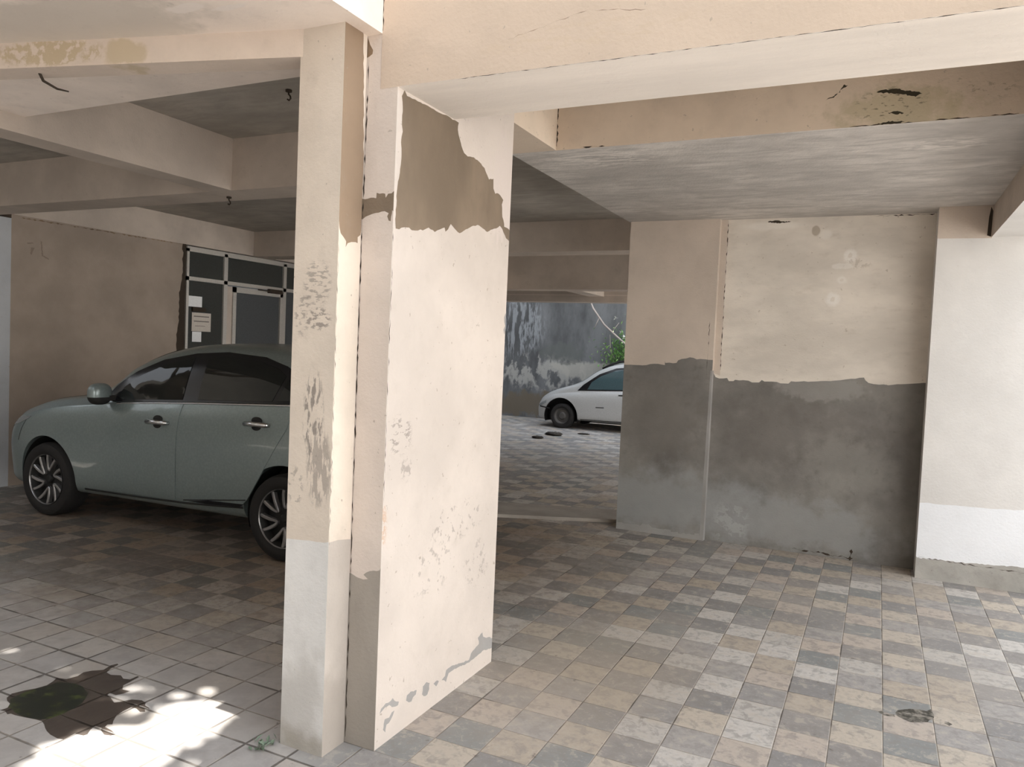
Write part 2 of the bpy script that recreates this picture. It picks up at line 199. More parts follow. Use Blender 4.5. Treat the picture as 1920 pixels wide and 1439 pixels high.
def tile_mat(name, wet=None):
    k = NT(name, .72 if not wet else wet[1], .3)
    x, y, z = k.xyz()
    u = k.math('DIVIDE', k.math('SUBTRACT', x, .103), .2); v = k.math('DIVIDE', k.math('SUBTRACT', y, 1.97), .2)
    iu = k.math('FLOOR', u); iv = k.math('FLOOR', v); fu = k.math('SUBTRACT', u, iu); fv = k.math('SUBTRACT', v, iv)
    par = k.math('FLOORED_MODULO', k.math('ADD', iu, iv), 2.)
    cv = k.n.new('ShaderNodeCombineXYZ'); k.L(iu, cv.inputs[0]); k.L(iv, cv.inputs[1])
    wn = k.n.new('ShaderNodeTexWhiteNoise'); wn.noise_dimensions = '2D'; k.L(cv.outputs[0], wn.inputs[0])
    rnd = wn.outputs['Value']; rx, ry, rz = k.xyz(wn.outputs['Color'])
    # some tiles break the chequer
    odd = k.math('GREATER_THAN', ry, .86)
    par = k.math('ABSOLUTE', k.math('SUBTRACT', par, odd))
    def pick(cols, f):
        c = cols[0]
        for i, q in enumerate(cols[1:]):
            c = k.mix(k.math('GREATER_THAN', f, (i + 1) / len(cols)), c, q)
        return c
    light = pick([(.47, .41, .34), (.46, .43, .395), (.45, .385, .33), (.52, .49, .455), (.41, .35, .285)], rnd)
    dark = pick([(.235, .225, .22), (.29, .275, .265), (.225, .23, .225), (.335, .315, .30), (.265, .245, .23)], rz)
    c = k.mix(par, light, dark)
    mott = k.noise(34., 4., .6); m2 = k.noise(9., 4., .6)
    mott2 = k.noise(55., 3., .7); m3 = k.noise(15., 6., .7, dist=.4)
    c = k.mix(k.math('MULTIPLY', k.ramp(mott, .45, .72), .42), c, (.24, .23, .22))
    c = k.mix(k.math('MULTIPLY', k.ramp(mott2, .55, .72), .30), c, (.62, .57, .51))
    c = k.mix(k.math('MULTIPLY', k.ramp(m3, .50, .60), .50), c, (.215, .20, .185))
    c = k.mix(k.math('MULTIPLY', k.ramp(m3, .47, .37), .50), c, (.46, .405, .34))
    # dust: evens the colours out on the left apron and in broad drifts
    n0 = k.noise(1.3, 3.)
    dl = k.math('MULTIPLY', k.ramp(k.math('ADD', x, k.math('MULTIPLY', n0, .6)), -1.2, -1.8), k.ramp(k.math('ADD', y, k.math('MULTIPLY', n0, 1.4)), 4.1, 3.1))
    dust = k.mix(k.ramp(m2, .35, .65), (.41, .38, .365), (.51, .485, .465))
    dust = k.mix(k.math('MULTIPLY', rnd, .5), dust, (.52, .47, .42))
    c = k.mix(k.math('MULTIPLY', dl, .80), c, dust)
    c = k.mix(k.math('MULTIPLY', k.ramp(n0, .40, .75), .30), c, (.44, .40, .355))
    # paving multiplied darker and browner in the car bay
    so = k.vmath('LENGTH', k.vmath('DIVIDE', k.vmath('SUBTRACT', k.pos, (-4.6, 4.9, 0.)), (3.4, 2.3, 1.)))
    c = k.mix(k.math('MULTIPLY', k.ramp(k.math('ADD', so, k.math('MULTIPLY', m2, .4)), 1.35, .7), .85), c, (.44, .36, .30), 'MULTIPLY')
    # ochre soil close to the big pillar
    so = k.vmath('LENGTH', k.vmath('DIVIDE', k.vmath('SUBTRACT', k.pos, (-1.25, 3.55, 0.)), (.75, 1.0, 1.)))
    c = k.mix(k.math('MULTIPLY', k.ramp(k.math('ADD', so, k.math('MULTIPLY', m2, .5)), 1.3, .5), .45), c, (.40, .335, .26))
    # joints
    du = k.math('MINIMUM', fu, k.math('SUBTRACT', 1., fu)); dv = k.math('MINIMUM', fv, k.math('SUBTRACT', 1., fv))
    d = k.math('MULTIPLY', k.math('MINIMUM', du, dv), .2)
    jn = k.noise(3.5, 3., .6)
    w = k.math('MULTIPLY_ADD', jn, k.math('MULTIPLY_ADD', dl, .0055, .0062), -.0014)
    j = k.math('SUBTRACT', 1., k.ramp(k.math('SUBTRACT', d, w), -.0015, .0022))
    jcol = k.mix(k.ramp(k.math('ADD', jn, k.math('MULTIPLY', dl, .09)), .50, .66), (.30, .26, .215), (.085, .07, .058))
    c = k.mix(k.math('MULTIPLY', j, .8), c, jcol)
    chip = k.math('MULTIPLY', k.ramp(k.noise(16., 4., .6), .64, .70), k.ramp(d, .035, .008))
    c = k.mix(k.math('MULTIPLY', chip, .6), c, (.12, .10, .085))
    if wet: c = k.mix(wet[2], k.mix(1., c, wet[0], 'MULTIPLY'), wet[3] if len(wet) > 3 else c)
    h = k.math('ADD', k.math('MULTIPLY', j, -1.), k.math('ADD', k.math('MULTIPLY', mott, .25), k.math('MULTIPLY', rnd, .15)))
    k.bump(h, .5, .006)
    return k.done(c)
M['tile'] = tile_mat('chequered_paving')
M['tile_wet'] = tile_mat('chequered_paving_wet', ((.20, .17, .15), .35, 0.))
k = NT('algae_wet', .3, .4); kn = k.noise(13., 5.)
M['algae'] = k.done(k.mix(k.ramp(kn, .48, .68), (.020, .024, .018), (.07, .085, .025)))
k = NT('broken_tile', .9, .2); kn = k.noise(30., 4.)
M['pit'] = k.done(k.mix(k.ramp(kn, .4, .65), (.06, .055, .045), (.26, .235, .20)))
M['mold'] = flat('black_mould', (.05, .043, .03), .9, spec=.1)

# ------------------------------------------------------------------ mesh helpers
def link(name, me, mats, parent=None):
    o = bpy.data.objects.new(name, me); C.objects.link(o)
    for m in (mats if isinstance(mats, (list, tuple)) else [mats]): me.materials.append(m)
    if parent is not None: o.parent = parent
    return o
def obj(name, bm, mats, parent=None, smooth=False, angle=None):
    bmesh.ops.recalc_face_normals(bm, faces=bm.faces) if angle != 'keep' else None
    me = bpy.data.meshes.new(name); bm.to_mesh(me); bm.free()
    if smooth:
        for p in me.polygons: p.use_smooth = True
        if isinstance(smooth, float):
            me.set_sharp_from_angle(angle=smooth)
    return link(name, me, mats, parent)
def tag(o, label, cat=None, group=None, kind=None):
    o['label'] = label
    if cat: o['category'] = cat
    if group: o['group'] = group
    if kind: o['kind'] = kind
    return o
def struct(o, label, cat): return tag(o, label, cat, kind='structure')
def empty(name, loc, rz=0.):
    o = bpy.data.objects.new(name, None); C.objects.link(o); o.location = loc; o.rotation_euler = (0, 0, rz)
    o.empty_display_size = .2
    return o
def roughen(poly, step=.02, amp=.004, rng=random.Random(3)):
    out = []
    for i, p in enumerate(poly):
        q = poly[(i + 1) % len(poly)]
        L = math.hypot(q[0] - p[0], q[1] - p[1]); n = max(1, int(L / step))
        for k in range(n):
            t = k / n; a = amp if k else 0
            out.append((p[0] + (q[0] - p[0]) * t + rng.uniform(-a, a), p[1] + (q[1] - p[1]) * t + rng.uniform(-a, a)))
    return out
def area(p): return sum(p[i][0] * p[(i + 1) % len(p)][1] - p[(i + 1) % len(p)][0] * p[i][1] for i in range(len(p))) / 2
def cdt_face(bm, outline, patches, to3d):
    """one flat face cut into the painted rest (material 0) and the given patches; the later patch wins"""
    us = [p[0] for p in outline]; vs = [p[1] for p in outline]
    u0, u1, v0, v1 = min(us), max(us), min(vs), max(vs)
    V = []; E = []; polys = []
    def add(poly, m):
        pl = []
        for a, b in poly:
            q = (min(u1, max(u0, a)), min(v1, max(v0, b)))
            if not pl or abs(q[0] - pl[-1][0]) + abs(q[1] - pl[-1][1]) > 1e-5: pl.append(q)
        if len(pl) < 3: return
        i0 = len(V); n = len(pl); V.extend(Vector(q) for q in pl)
        if m is None: return list(range(i0, i0 + n))
        E.extend((i0 + i, i0 + (i + 1) % n) for i in range(n)); polys.append((m, pl))
    F = [add(outline if area(outline) > 0 else outline[::-1], None)]
    for m, poly in patches: add(poly, m)
    r = delaunay_2d_cdt(V, E, F, 1, 1e-5)
    bv = [bm.verts.new(to3d(p[0], p[1])) for p in r[0]]
    for f in r[2]:
        if len(set(f)) < 3: continue
        try: nf = bm.faces.new([bv[i] for i in f])
        except ValueError: continue
        cx = sum(r[0][i][0] for i in f) / len(f); cy = sum(r[0][i][1] for i in f) / len(f)
        for m, pl in reversed(polys):
            if in_poly(pl, cx, cy): nf.material_index = m; break
def in_poly(p, x, y):
    c = False
    for i in range(len(p)):
        a, b = p[i], p[i - 1]
        if (a[1] > y) != (b[1] > y) and x < (b[0] - a[0]) * (y - a[1]) / (b[1] - a[1]) + a[0]: c = not c
    return c
def block(name, x, y, z, mats, patches=None, parent=None, skip=()):
    """box between the given pairs; patches = {'-y': [(material, outline), ...]} cut into that face"""
    bm = bmesh.new(); patches = patches or {}
    for ax, (A, B, fx) in {'x': (y, z, lambda k: (lambda a, b: (k, a, b))), 'y': (x, z, lambda k: (lambda a, b: (a, k, b))),
                           'z': (x, y, lambda k: (lambda a, b: (a, b, k)))}.items():
        rng = {'x': x, 'y': y, 'z': z}[ax]
        for s, kk in (('-', rng[0]), ('+', rng[1])):
            if s + ax in skip: continue
            flip = (s == '-') != (ax == 'y')
            n0 = len(bm.faces)
            cdt_face(bm, [(A[0], B[0]), (A[1], B[0]), (A[1], B[1]), (A[0], B[1])], patches.get(s + ax, []), fx(kk))
            if flip:
                bm.faces.ensure_lookup_table()
                bmesh.ops.reverse_faces(bm, faces=bm.faces[n0:])
    me = bpy.data.meshes.new(name); bm.to_mesh(me); bm.free()
    return link(name, me, mats, parent)
def add_box(bm, x0, x1, y0, y1, z0, z1, mi=0, M4=None):
    v = [bm.verts.new((x, y, z)) for x in (x0, x1) for y in (y0, y1) for z in (z0, z1)]
    fs = []
    for q in ((0, 1, 3, 2), (4, 6, 7, 5), (0, 4, 5, 1), (2, 3, 7, 6), (0, 2, 6, 4), (1, 5, 7, 3)):
        f = bm.faces.new([v[i] for i in q]); f.material_index = mi; fs.append(f)
    if M4 is not None: bmesh.ops.transform(bm, matrix=M4, verts=v)
    return v
def add_tube(bm, pts, r, n=8, cap=True, mi=0):
    pts = [Vector(p) for p in pts]; rs = r if isinstance(r, (list, tuple)) else [r] * len(pts); rings = []
    for i, p in enumerate(pts):
        d = (pts[min(i + 1, len(pts) - 1)] - pts[max(i - 1, 0)]).normalized()
        a = d.orthogonal().normalized() if i == 0 else (a - d * a.dot(d)).normalized()
        b = d.cross(a)
        rings.append([bm.verts.new(p + (a * math.cos(2 * PI * k / n) + b * math.sin(2 * PI * k / n)) * rs[i]) for k in range(n)])
    for A, B in zip(rings, rings[1:]):
        for k in range(n): bm.faces.new((A[k], A[(k + 1) % n], B[(k + 1) % n], B[k])).material_index = mi
    if cap: bm.faces.new(rings[0][::-1]).material_index = mi; bm.faces.new(rings[-1]).material_index = mi
def add_lathe(bm, prof, n=40, axis='y', c=(0, 0, 0), mi=0, closed=True):
    """profile of (radius, along) turned about the y axis"""
    rings = []
    for k in range(n):
        a = 2 * PI * k / n
        rings.append([bm.verts.new((c[0] + r * math.cos(a), c[1] + t, c[2] + r * math.sin(a))) for r, t in prof])
    m = len(prof)
    for k in range(n):
        A, B = rings[k], rings[(k + 1) % n]
        for i in range(m if closed else m - 1): bm.faces.new((A[i], A[(i + 1) % m], B[(i + 1) % m], B[i])).material_index = mi
def add_blob(bm, c, r, nu=20, nv=12, e=1., mi=None):
    """rounded box-ish ellipsoid; e below 1 squares it off"""
    def pw(v): return math.copysign(abs(v) ** e, v)
    R = []
    for j in range(nv + 1):
        t = -PI / 2 + PI * j / nv; row = []
        for i in range(nu):
            a = 2 * PI * i / nu
            row.append((c[0] + r[0] * pw(math.cos(t)) * pw(math.cos(a)), c[1] + r[1] * pw(math.cos(t)) * pw(math.sin(a)), c[2] + r[2] * pw(math.sin(t))))
        R.append(row)
    vb = bm.verts.new(R[0][0]); vt = bm.verts.new(R[-1][0]); rows = [[bm.verts.new(p) for p in row] for row in R[1:-1]]
    for A, B in zip(rows, rows[1:]):
        for i in range(nu):
            f = bm.faces.new((A[i], A[(i + 1) % nu], B[(i + 1) % nu], B[i]))
            if mi: f.material_index = mi(f.calc_center_median())
    for i in range(nu):
        f = bm.faces.new((vb, rows[0][(i + 1) % nu], rows[0][i])); g = bm.faces.new((vt, rows[-1][i], rows[-1][(i + 1) % nu]))
        if mi: f.material_index = mi(f.calc_center_median()); g.material_index = mi(g.calc_center_median())

def crack(a, b, w=.004, seed=1, axis=1, amp=.003):
    """thin ragged sliver between two points of a plane"""
    rng = random.Random(seed); L = math.hypot(b[0] - a[0], b[1] - a[1]); n = max(3, int(L / .018))
    nx, ny = -(b[1] - a[1]) / L, (b[0] - a[0]) / L; l, r = [], []
    for i in range(n + 1):
        t = i / n; o = rng.uniform(-amp, amp); ww = w * rng.choice((.1, .1, .25, .6, 1., 1.3)) * (0.3 if i in (0, n) else 1)
        p = (a[0] + (b[0] - a[0]) * t + nx * o, a[1] + (b[1] - a[1]) * t + ny * o)
        l.append((p[0] + nx * ww / 2, p[1] + ny * ww / 2)); r.append((p[0] - nx * ww / 2, p[1] - ny * ww / 2))
    return l + r[::-1]

# ------------------------------------------------------------------ the building
def R_(key, step=.02, amp=.004): return roughen(D[key], step, amp)
# floor: chequered paving over the whole yard, with the wet splash, its algae and the broken hollow cut into it
bm = bmesh.new()
cdt_face(bm, [(-16, -14), (14, -14), (14, 17), (-16, 17)],
         [(1, R_('wet', .03, .006)), (2, R_('algae', .03, .008)), (3, R_('pit', .02, .006)), (3, R_('pit2', .02, .004)), (3, R_('pit3', .02, .003))],
         lambda a, b: (a, b, 0))
me = bpy.data.meshes.new('floor'); bm.to_mesh(me); bm.free()
struct(link('floor', me, [M['tile'], M['tile_wet'], M['algae'], M['pit']]), 'chequered grey and cream tile paving with a dark wet splash near the thin column', 'floor')

# big pillar in the middle with the bare cement patch
PM = [M['pillar'], M['cement'], M['cement_low'], M['grey_chip'], M['dark'], M['brown_hole'], M['cream']]
px = [(1, R_('pil_top', .015, .003))] + [(3, R_('chip%d' % i, .012, .003)) for i in range(6)]
px += [(4, crack((2.374, 1.55), (2.374, 1.98), .003, 5)), (4, crack((2.375, .95), (2.374, 1.50), .003, 6)),
       (3, crack((3.335, 1.62), (3.338, 1.72), .02, 8))]
pf = [(6, [(-1.9, 0), (-1.64, 0), (-1.64, 2.72), (-1.9, 2.72)]), (2, R_('pil_low', .015, .003)), (1, R_('pil_band', .012, .002)), (5, R_('hole', .012, .003)),
      (4, crack((-1.782, .02), (-1.784, 1.0), .0045, 11, amp=.0015)), (4, crack((-1.783, 1.0), (-1.785, 2.02), .0055, 12, amp=.0015)),
      (4, crack((-1.783, 2.02), (-1.778, 2.62), .0055, 13, amp=.0015))]
struct(block('pillar', (-1.88, -1.645), (2.37, 3.345), (0, 2.96), PM, {'+x': px, '-y': pf}),
       'big cream pillar with a bare brown cement patch under the beam', 'pillar')
# thin column standing against it
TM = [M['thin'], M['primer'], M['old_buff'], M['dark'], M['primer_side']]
struct(block('column', (-1.986, -1.785), (2.235, 2.366), (0, 2.69), TM,
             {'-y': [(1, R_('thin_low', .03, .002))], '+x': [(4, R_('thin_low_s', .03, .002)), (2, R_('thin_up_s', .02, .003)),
              (3, crack((2.237, .8), (2.238, 1.9), .0025, 21))]}),
       'thin cream column with dark scuff marks and a grey primed foot', 'column')
# lintel that runs from the thin column to the left
a = math.radians(13.6); L = 2.32; ux, uy = -math.cos(a), -math.sin(a); wx, wy = -math.sin(a), math.cos(a)
o = block('beam', (0, L), (-.002, .115), (2.59, 2.69), [M['skew']])
me = o.data
for v in me.vertices:
    s, t = v.co.x, v.co.y
    v.co.x, v.co.y = -1.975 + ux * s + wx * t * 1, 2.237 + uy * s + wy * t
me.flip_normals()
struct(o, 'slim stained lintel running left from the top of the thin column', 'beam')
bm = bmesh.new(); add_tube(bm, [(-3.16, 1.995, 2.67), (-3.16, 2.0, 2.62), (-3.155, 2.03, 2.565), (-3.15, 2.085, 2.55), (-3.142, 2.13, 2.552)], [.006, .006, .006, .005, .003], 6)
obj('cable_stub', bm, M['dark'], o, smooth=True)['label'] = 'short dark cable end'
# canopy slab over the near left
struct(block('slab', (-4.24, -1.72), (.9, 2.63), (2.69, 3.15), [M['canopy'], M['dark']]), 'pinkish canopy slab above the stained lintel', 'slab')
# main beam from the pillar to the right
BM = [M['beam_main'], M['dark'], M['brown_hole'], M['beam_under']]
struct(block('beam', (-1.72, 1.1), (2.368, 2.785), (2.49, 3.3), BM,
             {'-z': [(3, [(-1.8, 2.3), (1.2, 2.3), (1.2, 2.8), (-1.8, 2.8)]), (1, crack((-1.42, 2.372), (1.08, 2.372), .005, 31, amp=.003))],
              '-y': [(1, crack((-1.718, 2.70), (-1.712, 3.0), .006, 33)), (2, crack((-1.2, 2.60), (-.92, 2.655), .002, 34)), (2, crack((-.92, 2.655), (-.72, 2.63), .0015, 35))]}),
       'broad cream beam running right from the top of the big pillar', 'beam')
# inner frame over the right bay
struct(block('beam', (-2.035, -1.745), (2.785, 4.11), (2.70, 3.0), [M['void_face']]), 'short cream cross beam behind the top of the big pillar', 'beam')
VM = [M['soffit'], M['void_face'], M['mold'], M['dark']]
full = [(-2.04, 2.69), (.67, 2.69), (.67, 3.1), (-2.04, 3.1)]
struct(block('slab', (-2.035, .66), (4.11, 6.75), (2.70, 3.0), VM,
             {'-y': [(1, full)] + [(2, R_('mold%d' % i, .008, .004)) for i in range(4)] +
              [(3, crack((-1.743, 2.72), (-1.743, 2.95), .012, 41)), (3, crack((-1.6, 2.706), (-1.45, 2.706), .008, 42)), (3, crack((-.2, 2.702), (.5, 2.702), .005, 43))]}),
       'low grey plaster slab with a mouldy front edge over the right bay', 'slab')
struct(block('beam', (.66, 1.1), (2.785, 6.4), (2.48, 3.0), [M['inner'], M['white']], {'-z': [(1, [(.6, 2.7), (1.2, 2.7), (1.2, 6.5), (.6, 6.5)])]}),
       'beam running back along the right edge to the white column', 'beam')
# inner frame over the left bay
struct(block('beam', (-9.4, -2.2), (4.10, 4.42), (2.595, 2.96), [M['inner']]), 'cross beam in the left bay above the grey car', 'beam')
struct(block('beam', (-4.45, -4.24), (2.35, 4.10), (2.595, 2.96), [M['inner']]), 'beam running back to the cross beam above the grey car', 'beam')
struct(block('beam', (-9.4, -2.0), (7.76, 8.1), (2.63, 2.96), [M['inner']]), 'second cross beam deep inside above the glazed entrance', 'beam')
struct(block('beam', (-9.4, -1.0), (9.5, 9.8), (2.37, 2.96), [M['inner']]), 'third cross beam deep inside before the far opening', 'beam')
struct(block('beam', (-4.2, -3.955), (9.8, 11.5), (2.43, 2.96), [M['inner']]), 'pale beam running back to the far opening', 'beam')
struct(block('beam', (-9.4, -1.0), (11.5, 11.8), (2.345, 2.96), [M['inner'], M['cream']], {'-y': [(1, [(-9.4, 2.445), (-1, 2.445), (-1, 2.46), (-9.4, 2.46)])]}),
       'last low beam over the far opening onto the yard', 'beam')
struct(block('ceiling', (-9.4, 1.1), (2.63, 11.8), (2.96, 3.2), [M['ceil']]), 'grey plaster ceiling of the parking bays', 'ceiling')
# right bay back wall
MM = [M['mid'], M['cement_wall'], M['white'], M['dark'], M['grey_chip']]
struct(block('column', (-2.02, -1.253), (6.5, 6.75), (0, 2.70), MM,
             {'-y': [(1, R_('mid_low', .03, .004)), (4, roughen([(-2.03, -.01), (-1.24, -.01), (-1.24, .05), (-1.5, .04), (-1.75, .07), (-2.03, .05)], .02, .012)),
                     (4, [(-1.285, 0), (-1.253, 0), (-1.253, 1.44), (-1.268, 1.44)]), (3, crack((-1.30, 1.4), (-1.295, 1.85), .004, 51))], '+x': [(4, [(6.4, -.1), (6.8, -.1), (6.8, 1.44), (6.4, 1.44)])]}),
       'cream column with a bare cement lower half at the left end of the right wall', 'column')
WM = [M['old_wall'], M['cement_wall'], M['dark'], M['plinth'], M['mid']]
struct(block('wall_right', (-1.253, .325), (6.56, 6.75), (0, 2.70), WM,
             {'-y': [(1, R_('wall_low', .03, .004)), (2, R_('wallhole', .01, .004)), (4, [(-1.26, 1.42), (-1.20, 1.40), (-1.20, 2.71), (-1.26, 2.71)]),
                     (2, crack((-1.2, 1.45), (-1.198, 2.69), .006, 61)), (2, crack((-.1, 2.692), (.31, 2.692), .008, 62))] +
              [(2, crack((-.55, .03), (-.1, .02), .012, 63, amp=.008)), (2, crack((-.12, .0), (-.11, .09), .02, 64))]}),
       'cream wall with a ragged bare cement lower half between two columns', 'wall')
struct(block('column', (.325, 1.15), (6.32, 6.75), (0, 2.70), [M['white'], M['white_new'], M['plinth'], M['dark'], M['mid']],
             {'-y': [(4, [(.3, 2.475), (.66, 2.47), (.66, 2.75), (.3, 2.75)]), (1, R_('white_prim', .05, .004)), (2, R_('white_low', .015, .004)), (3, [(.63, 2.49), (.655, 2.48), (.657, 2.66), (.645, 2.69), (.635, 2.62)]),
                     (3, crack((.34, .155), (1.3, .14), .006, 71, amp=.005))]}),
       'bright white column with a bare grey plinth at the right edge', 'column')
# left wall, the dark gap, the entrance glazing
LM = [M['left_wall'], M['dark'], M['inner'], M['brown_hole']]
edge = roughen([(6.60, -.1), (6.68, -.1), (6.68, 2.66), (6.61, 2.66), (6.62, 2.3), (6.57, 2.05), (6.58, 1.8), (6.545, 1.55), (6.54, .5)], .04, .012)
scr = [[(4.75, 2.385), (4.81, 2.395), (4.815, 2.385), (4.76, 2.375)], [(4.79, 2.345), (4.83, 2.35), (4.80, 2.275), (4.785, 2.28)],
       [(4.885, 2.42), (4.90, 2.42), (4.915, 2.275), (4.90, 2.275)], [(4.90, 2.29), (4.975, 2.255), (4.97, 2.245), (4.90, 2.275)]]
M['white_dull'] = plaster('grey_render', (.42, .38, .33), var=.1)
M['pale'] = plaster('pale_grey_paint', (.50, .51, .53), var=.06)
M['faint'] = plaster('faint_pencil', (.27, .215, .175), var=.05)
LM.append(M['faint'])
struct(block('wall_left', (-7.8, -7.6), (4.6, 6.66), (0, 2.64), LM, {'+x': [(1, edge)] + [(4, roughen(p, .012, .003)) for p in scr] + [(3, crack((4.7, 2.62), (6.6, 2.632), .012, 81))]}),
       'cream side wall behind the bonnet of the grey car', 'wall')
struct(block('beam', (-7.85, -7.6), (4.42, 9.3), (2.64, 2.96), [M['inner']]), 'beam along the top of the left side wall', 'beam')
struct(block('column', (-7.95, -7.6), (4.2, 4.6), (0, 2.60), [M['pale']]), 'pale column at the far left edge beyond the car bonnet', 'column')
struct(block('wall_back_block', (-7.6, -4.7), (9.3, 9.5), (0, 2.96), [M['inner']]), 'hidden wall added at the back to keep the left bay dim', 'wall')  # added out of sight behind the pillar to hold back light
struct(block('wall_compound', (-10.3, 4), (16., 16.3), (0, 4.6), [M['compound']]), 'weathered grey boundary wall behind the white car', 'wall')
struct(block('wall_light_block', (-10.6, -10.3), (3.1, 16.), (0, 12.), [M['compound']]), 'unseen grey wall added beyond the left side to block the sun', 'wall')  # added off view, tall enough to shade the yard and left bay
struct(block('wall_sky_block', (-16, 4.), (-5.6, -5.2), (0, 9), [M['white_dull']]), 'unseen rendered wall added across the apron to block the sky', 'wall')  # added behind the camera to cut the light from the front
struct(block('wall_sky_block', (-12, -6.5), (-5.2, -.8), (0, 13), [M['white_dull']]), 'unseen tall block added left of the apron to shade the ground', 'wall')  # added off view, throws shade over the ground in front
struct(block('wall_bounce', (4.4, 4.6), (-5., 12.), (0, 3.6), [M['white_new']]), 'unseen pale wall added on the right to bounce sun into the bay', 'wall')  # added reflector off view, catches the sun for the right bay
struct(block('wall_light_block', (-10.6, -10.3), (-.8, 3.1), (0, 3.), [M['white_dull']]), 'unseen lower wall added beyond the canopy to block low sky', 'wall')  # added off view, hides the low sky from the car
# threshold strip on the way to the yard
bm = bmesh.new()
pts = [(-2.06, 6.72), (-3.1, 6.25), (-4.4, 5.75), (-4.4, 6.35), (-3.1, 6.85), (-2.06, 7.2)]
vt = [bm.verts.new((p[0], p[1], .03 if i < 3 else .028)) for i, p in enumerate(pts)]; vb = [bm.verts.new((p[0], p[1], 0)) for p in pts]
bm.faces.new(vt)
for i in range(6): bm.faces.new((vt[i], vb[i], vb[(i + 1) % 6], vt[(i + 1) % 6]))
struct(obj('kerb_strip', bm, M['strip']), 'low pale concrete strip across the way to the yard', 'kerb')

# glazed entrance on the left wall line (x = -7.6)
M['alu'] = flat('aluminium_frame', (.52, .49, .45), .45, .2)
M['glass_dark'] = flat('dark_glass', (.048, .052, .050), .06, spec=.6)
M['glass_frost'] = flat('film_glass', (.085, .092, .098), .22, spec=.5)
M['glass_edge'] = flat('green_glass', (.20, .25, .235), .2, spec=.5)
M['paper'] = flat('paper', (.62, .56, .50), .9, spec=.1)
M['paper_white'] = flat('white_paper', (.85, .85, .85), .9, spec=.1)
M['ink'] = flat('print', (.18, .155, .14), .9, spec=.1)
win = empty('window_1', (-7.6, 6.68, 0)); struct(win, 'aluminium framed glass front behind the grey car roof', 'window')
def wbox(bm, y0, y1, z0, z1, d0=-.05, d1=.0): add_box(bm, d0, d1, y0 - 6.68, y1 - 6.68, z0, z1)
bm = bmesh.new()
for q in ((6.68, 9.2, 2.565, 2.625), (6.68, 9.2, 2.215, 2.262), (6.68, 6.715, 0, 2.6), (7.265, 7.325, 0, 2.6), (8.345, 8.405, 0, 2.6), (9.15, 9.2, 0, 2.6)): wbox(bm, *q)
obj('window_frame', bm, M['alu'], win)
for nm, q, m in (('transom_pane', (6.715, 7.265, 2.262, 2.565), 'glass_dark'), ('transom_pane', (7.325, 8.345, 2.262, 2.565), 'glass_dark'), ('transom_pane', (8.405, 9.15, 2.262, 2.565), 'glass_dark'),
                 ('side_pane', (6.715, 7.265, .0, 2.215), 'glass_dark'), ('side_pane', (8.405, 9.15, .0, 2.215), 'glass_frost')):
    bm = bmesh.new(); wbox(bm, *q, d0=-.035, d1=-.025)
    if nm == 'side_pane' and m == 'glass_dark': wbox(bm, 6.716, 6.80, .01, 2.0, d0=-.034, d1=-.02)
    obj(nm, bm, [M[m]], win)
door = empty('door_1', (-7.6, 7.33, 0)); struct(door, 'glazed door with a pale metal frame behind the grey car', 'door')
bm = bmesh.new()
for q in ((7.42, 7.475, 0, 2.20), (8.285, 8.34, 0, 2.20), (7.42, 8.34, 2.13, 2.20), (7.42, 8.34, 0, .1)): add_box(bm, -.045, .006, q[0] - 7.33, q[1] - 7.33, q[2], q[3])
obj('door_frame', bm, M['alu'], door)
bm = bmesh.new(); add_box(bm, -.03, -.02, .145, .955, .1, 2.13); obj('door_pane', bm, M['glass_frost'], door)
bm = bmesh.new(); add_box(bm, -.03, -.012, -.004, .09, 0., 2.2); obj('door_jamb', bm, M['inner'], door)
bm = bmesh.new(); add_box(bm, .006, .05, .70, .95, 2.17, 2.225); add_tube(bm, [(.03, .78, 2.2), (.09, .62, 2.19), (.03, .5, 2.2)], .009, 6)
obj('door_closer', bm, M['dark'], door)
for nm, lab, y0, y1, z0, z1, m, lines in (
        ('notice', 'small white paper notice stuck on the glass above the printed one', 6.725, 6.935, 1.90, 2.03, 'paper_white', ()),
        ('notice', 'buff printed notice with dark lines stuck on the entrance glass', 6.785, 7.08, 1.60, 1.83, 'paper', (1.79, 1.73, 1.67)),
        ('notice', 'blank pale slip stuck on the glass below the printed notice', 6.795, 6.935, 1.47, 1.595, 'paper_white', ())):
    bm = bmesh.new(); add_box(bm, -.0, .003, 0, y1 - y0, 0, z1 - z0)
    for q in lines[:2]: add_box(bm, .002, .004, .03, y1 - y0 - .03, q - z0 - .012, q - z0, 1)
    if lines: add_box(bm, .002, .004, .05, y1 - y0 - .09, lines[2] - z0 - .006, lines[2] - z0, 1)
    o = obj(nm, bm, [M[m], M['ink']]); o.location = (-7.6 - .019 if y0 < 6.8 and y1 < 6.94 and z0 > 1.9 else -7.6 - .019, y0, z0)
    tag(o, lab, 'notice')
bm = bmesh.new(); add_box(bm, 0, .025, 0, .20, 0, .05); o = obj('door_plate', bm, M['dark']); o.location = (-7.6 - .02, 6.78, 1.845); tag(o, 'small dark plate on the entrance glass between two papers', 'plate')
# ceiling hooks
for loc, lab in (((-3.10, 3.40, 2.96), 'dark hook and holder on the ceiling right of the lintel'), ((-4.45, 4.28, 2.595), 'small dark hook under the cross beam above the grey car')):
    bm = bmesh.new(); add_tube(bm, [(0, 0, 0), (0, 0, -.012)], .018, 12); add_tube(bm, [(0, 0, -.012), (.0, .0, -.025), (.012, 0, -.036), (.016, 0, -.05), (.004, 0, -.06), (-.008, 0, -.052)], .005, 6)
    o = obj('ceiling_hook', bm, M['dark'], smooth=.6); o.location = loc; tag(o, lab, 'hook')

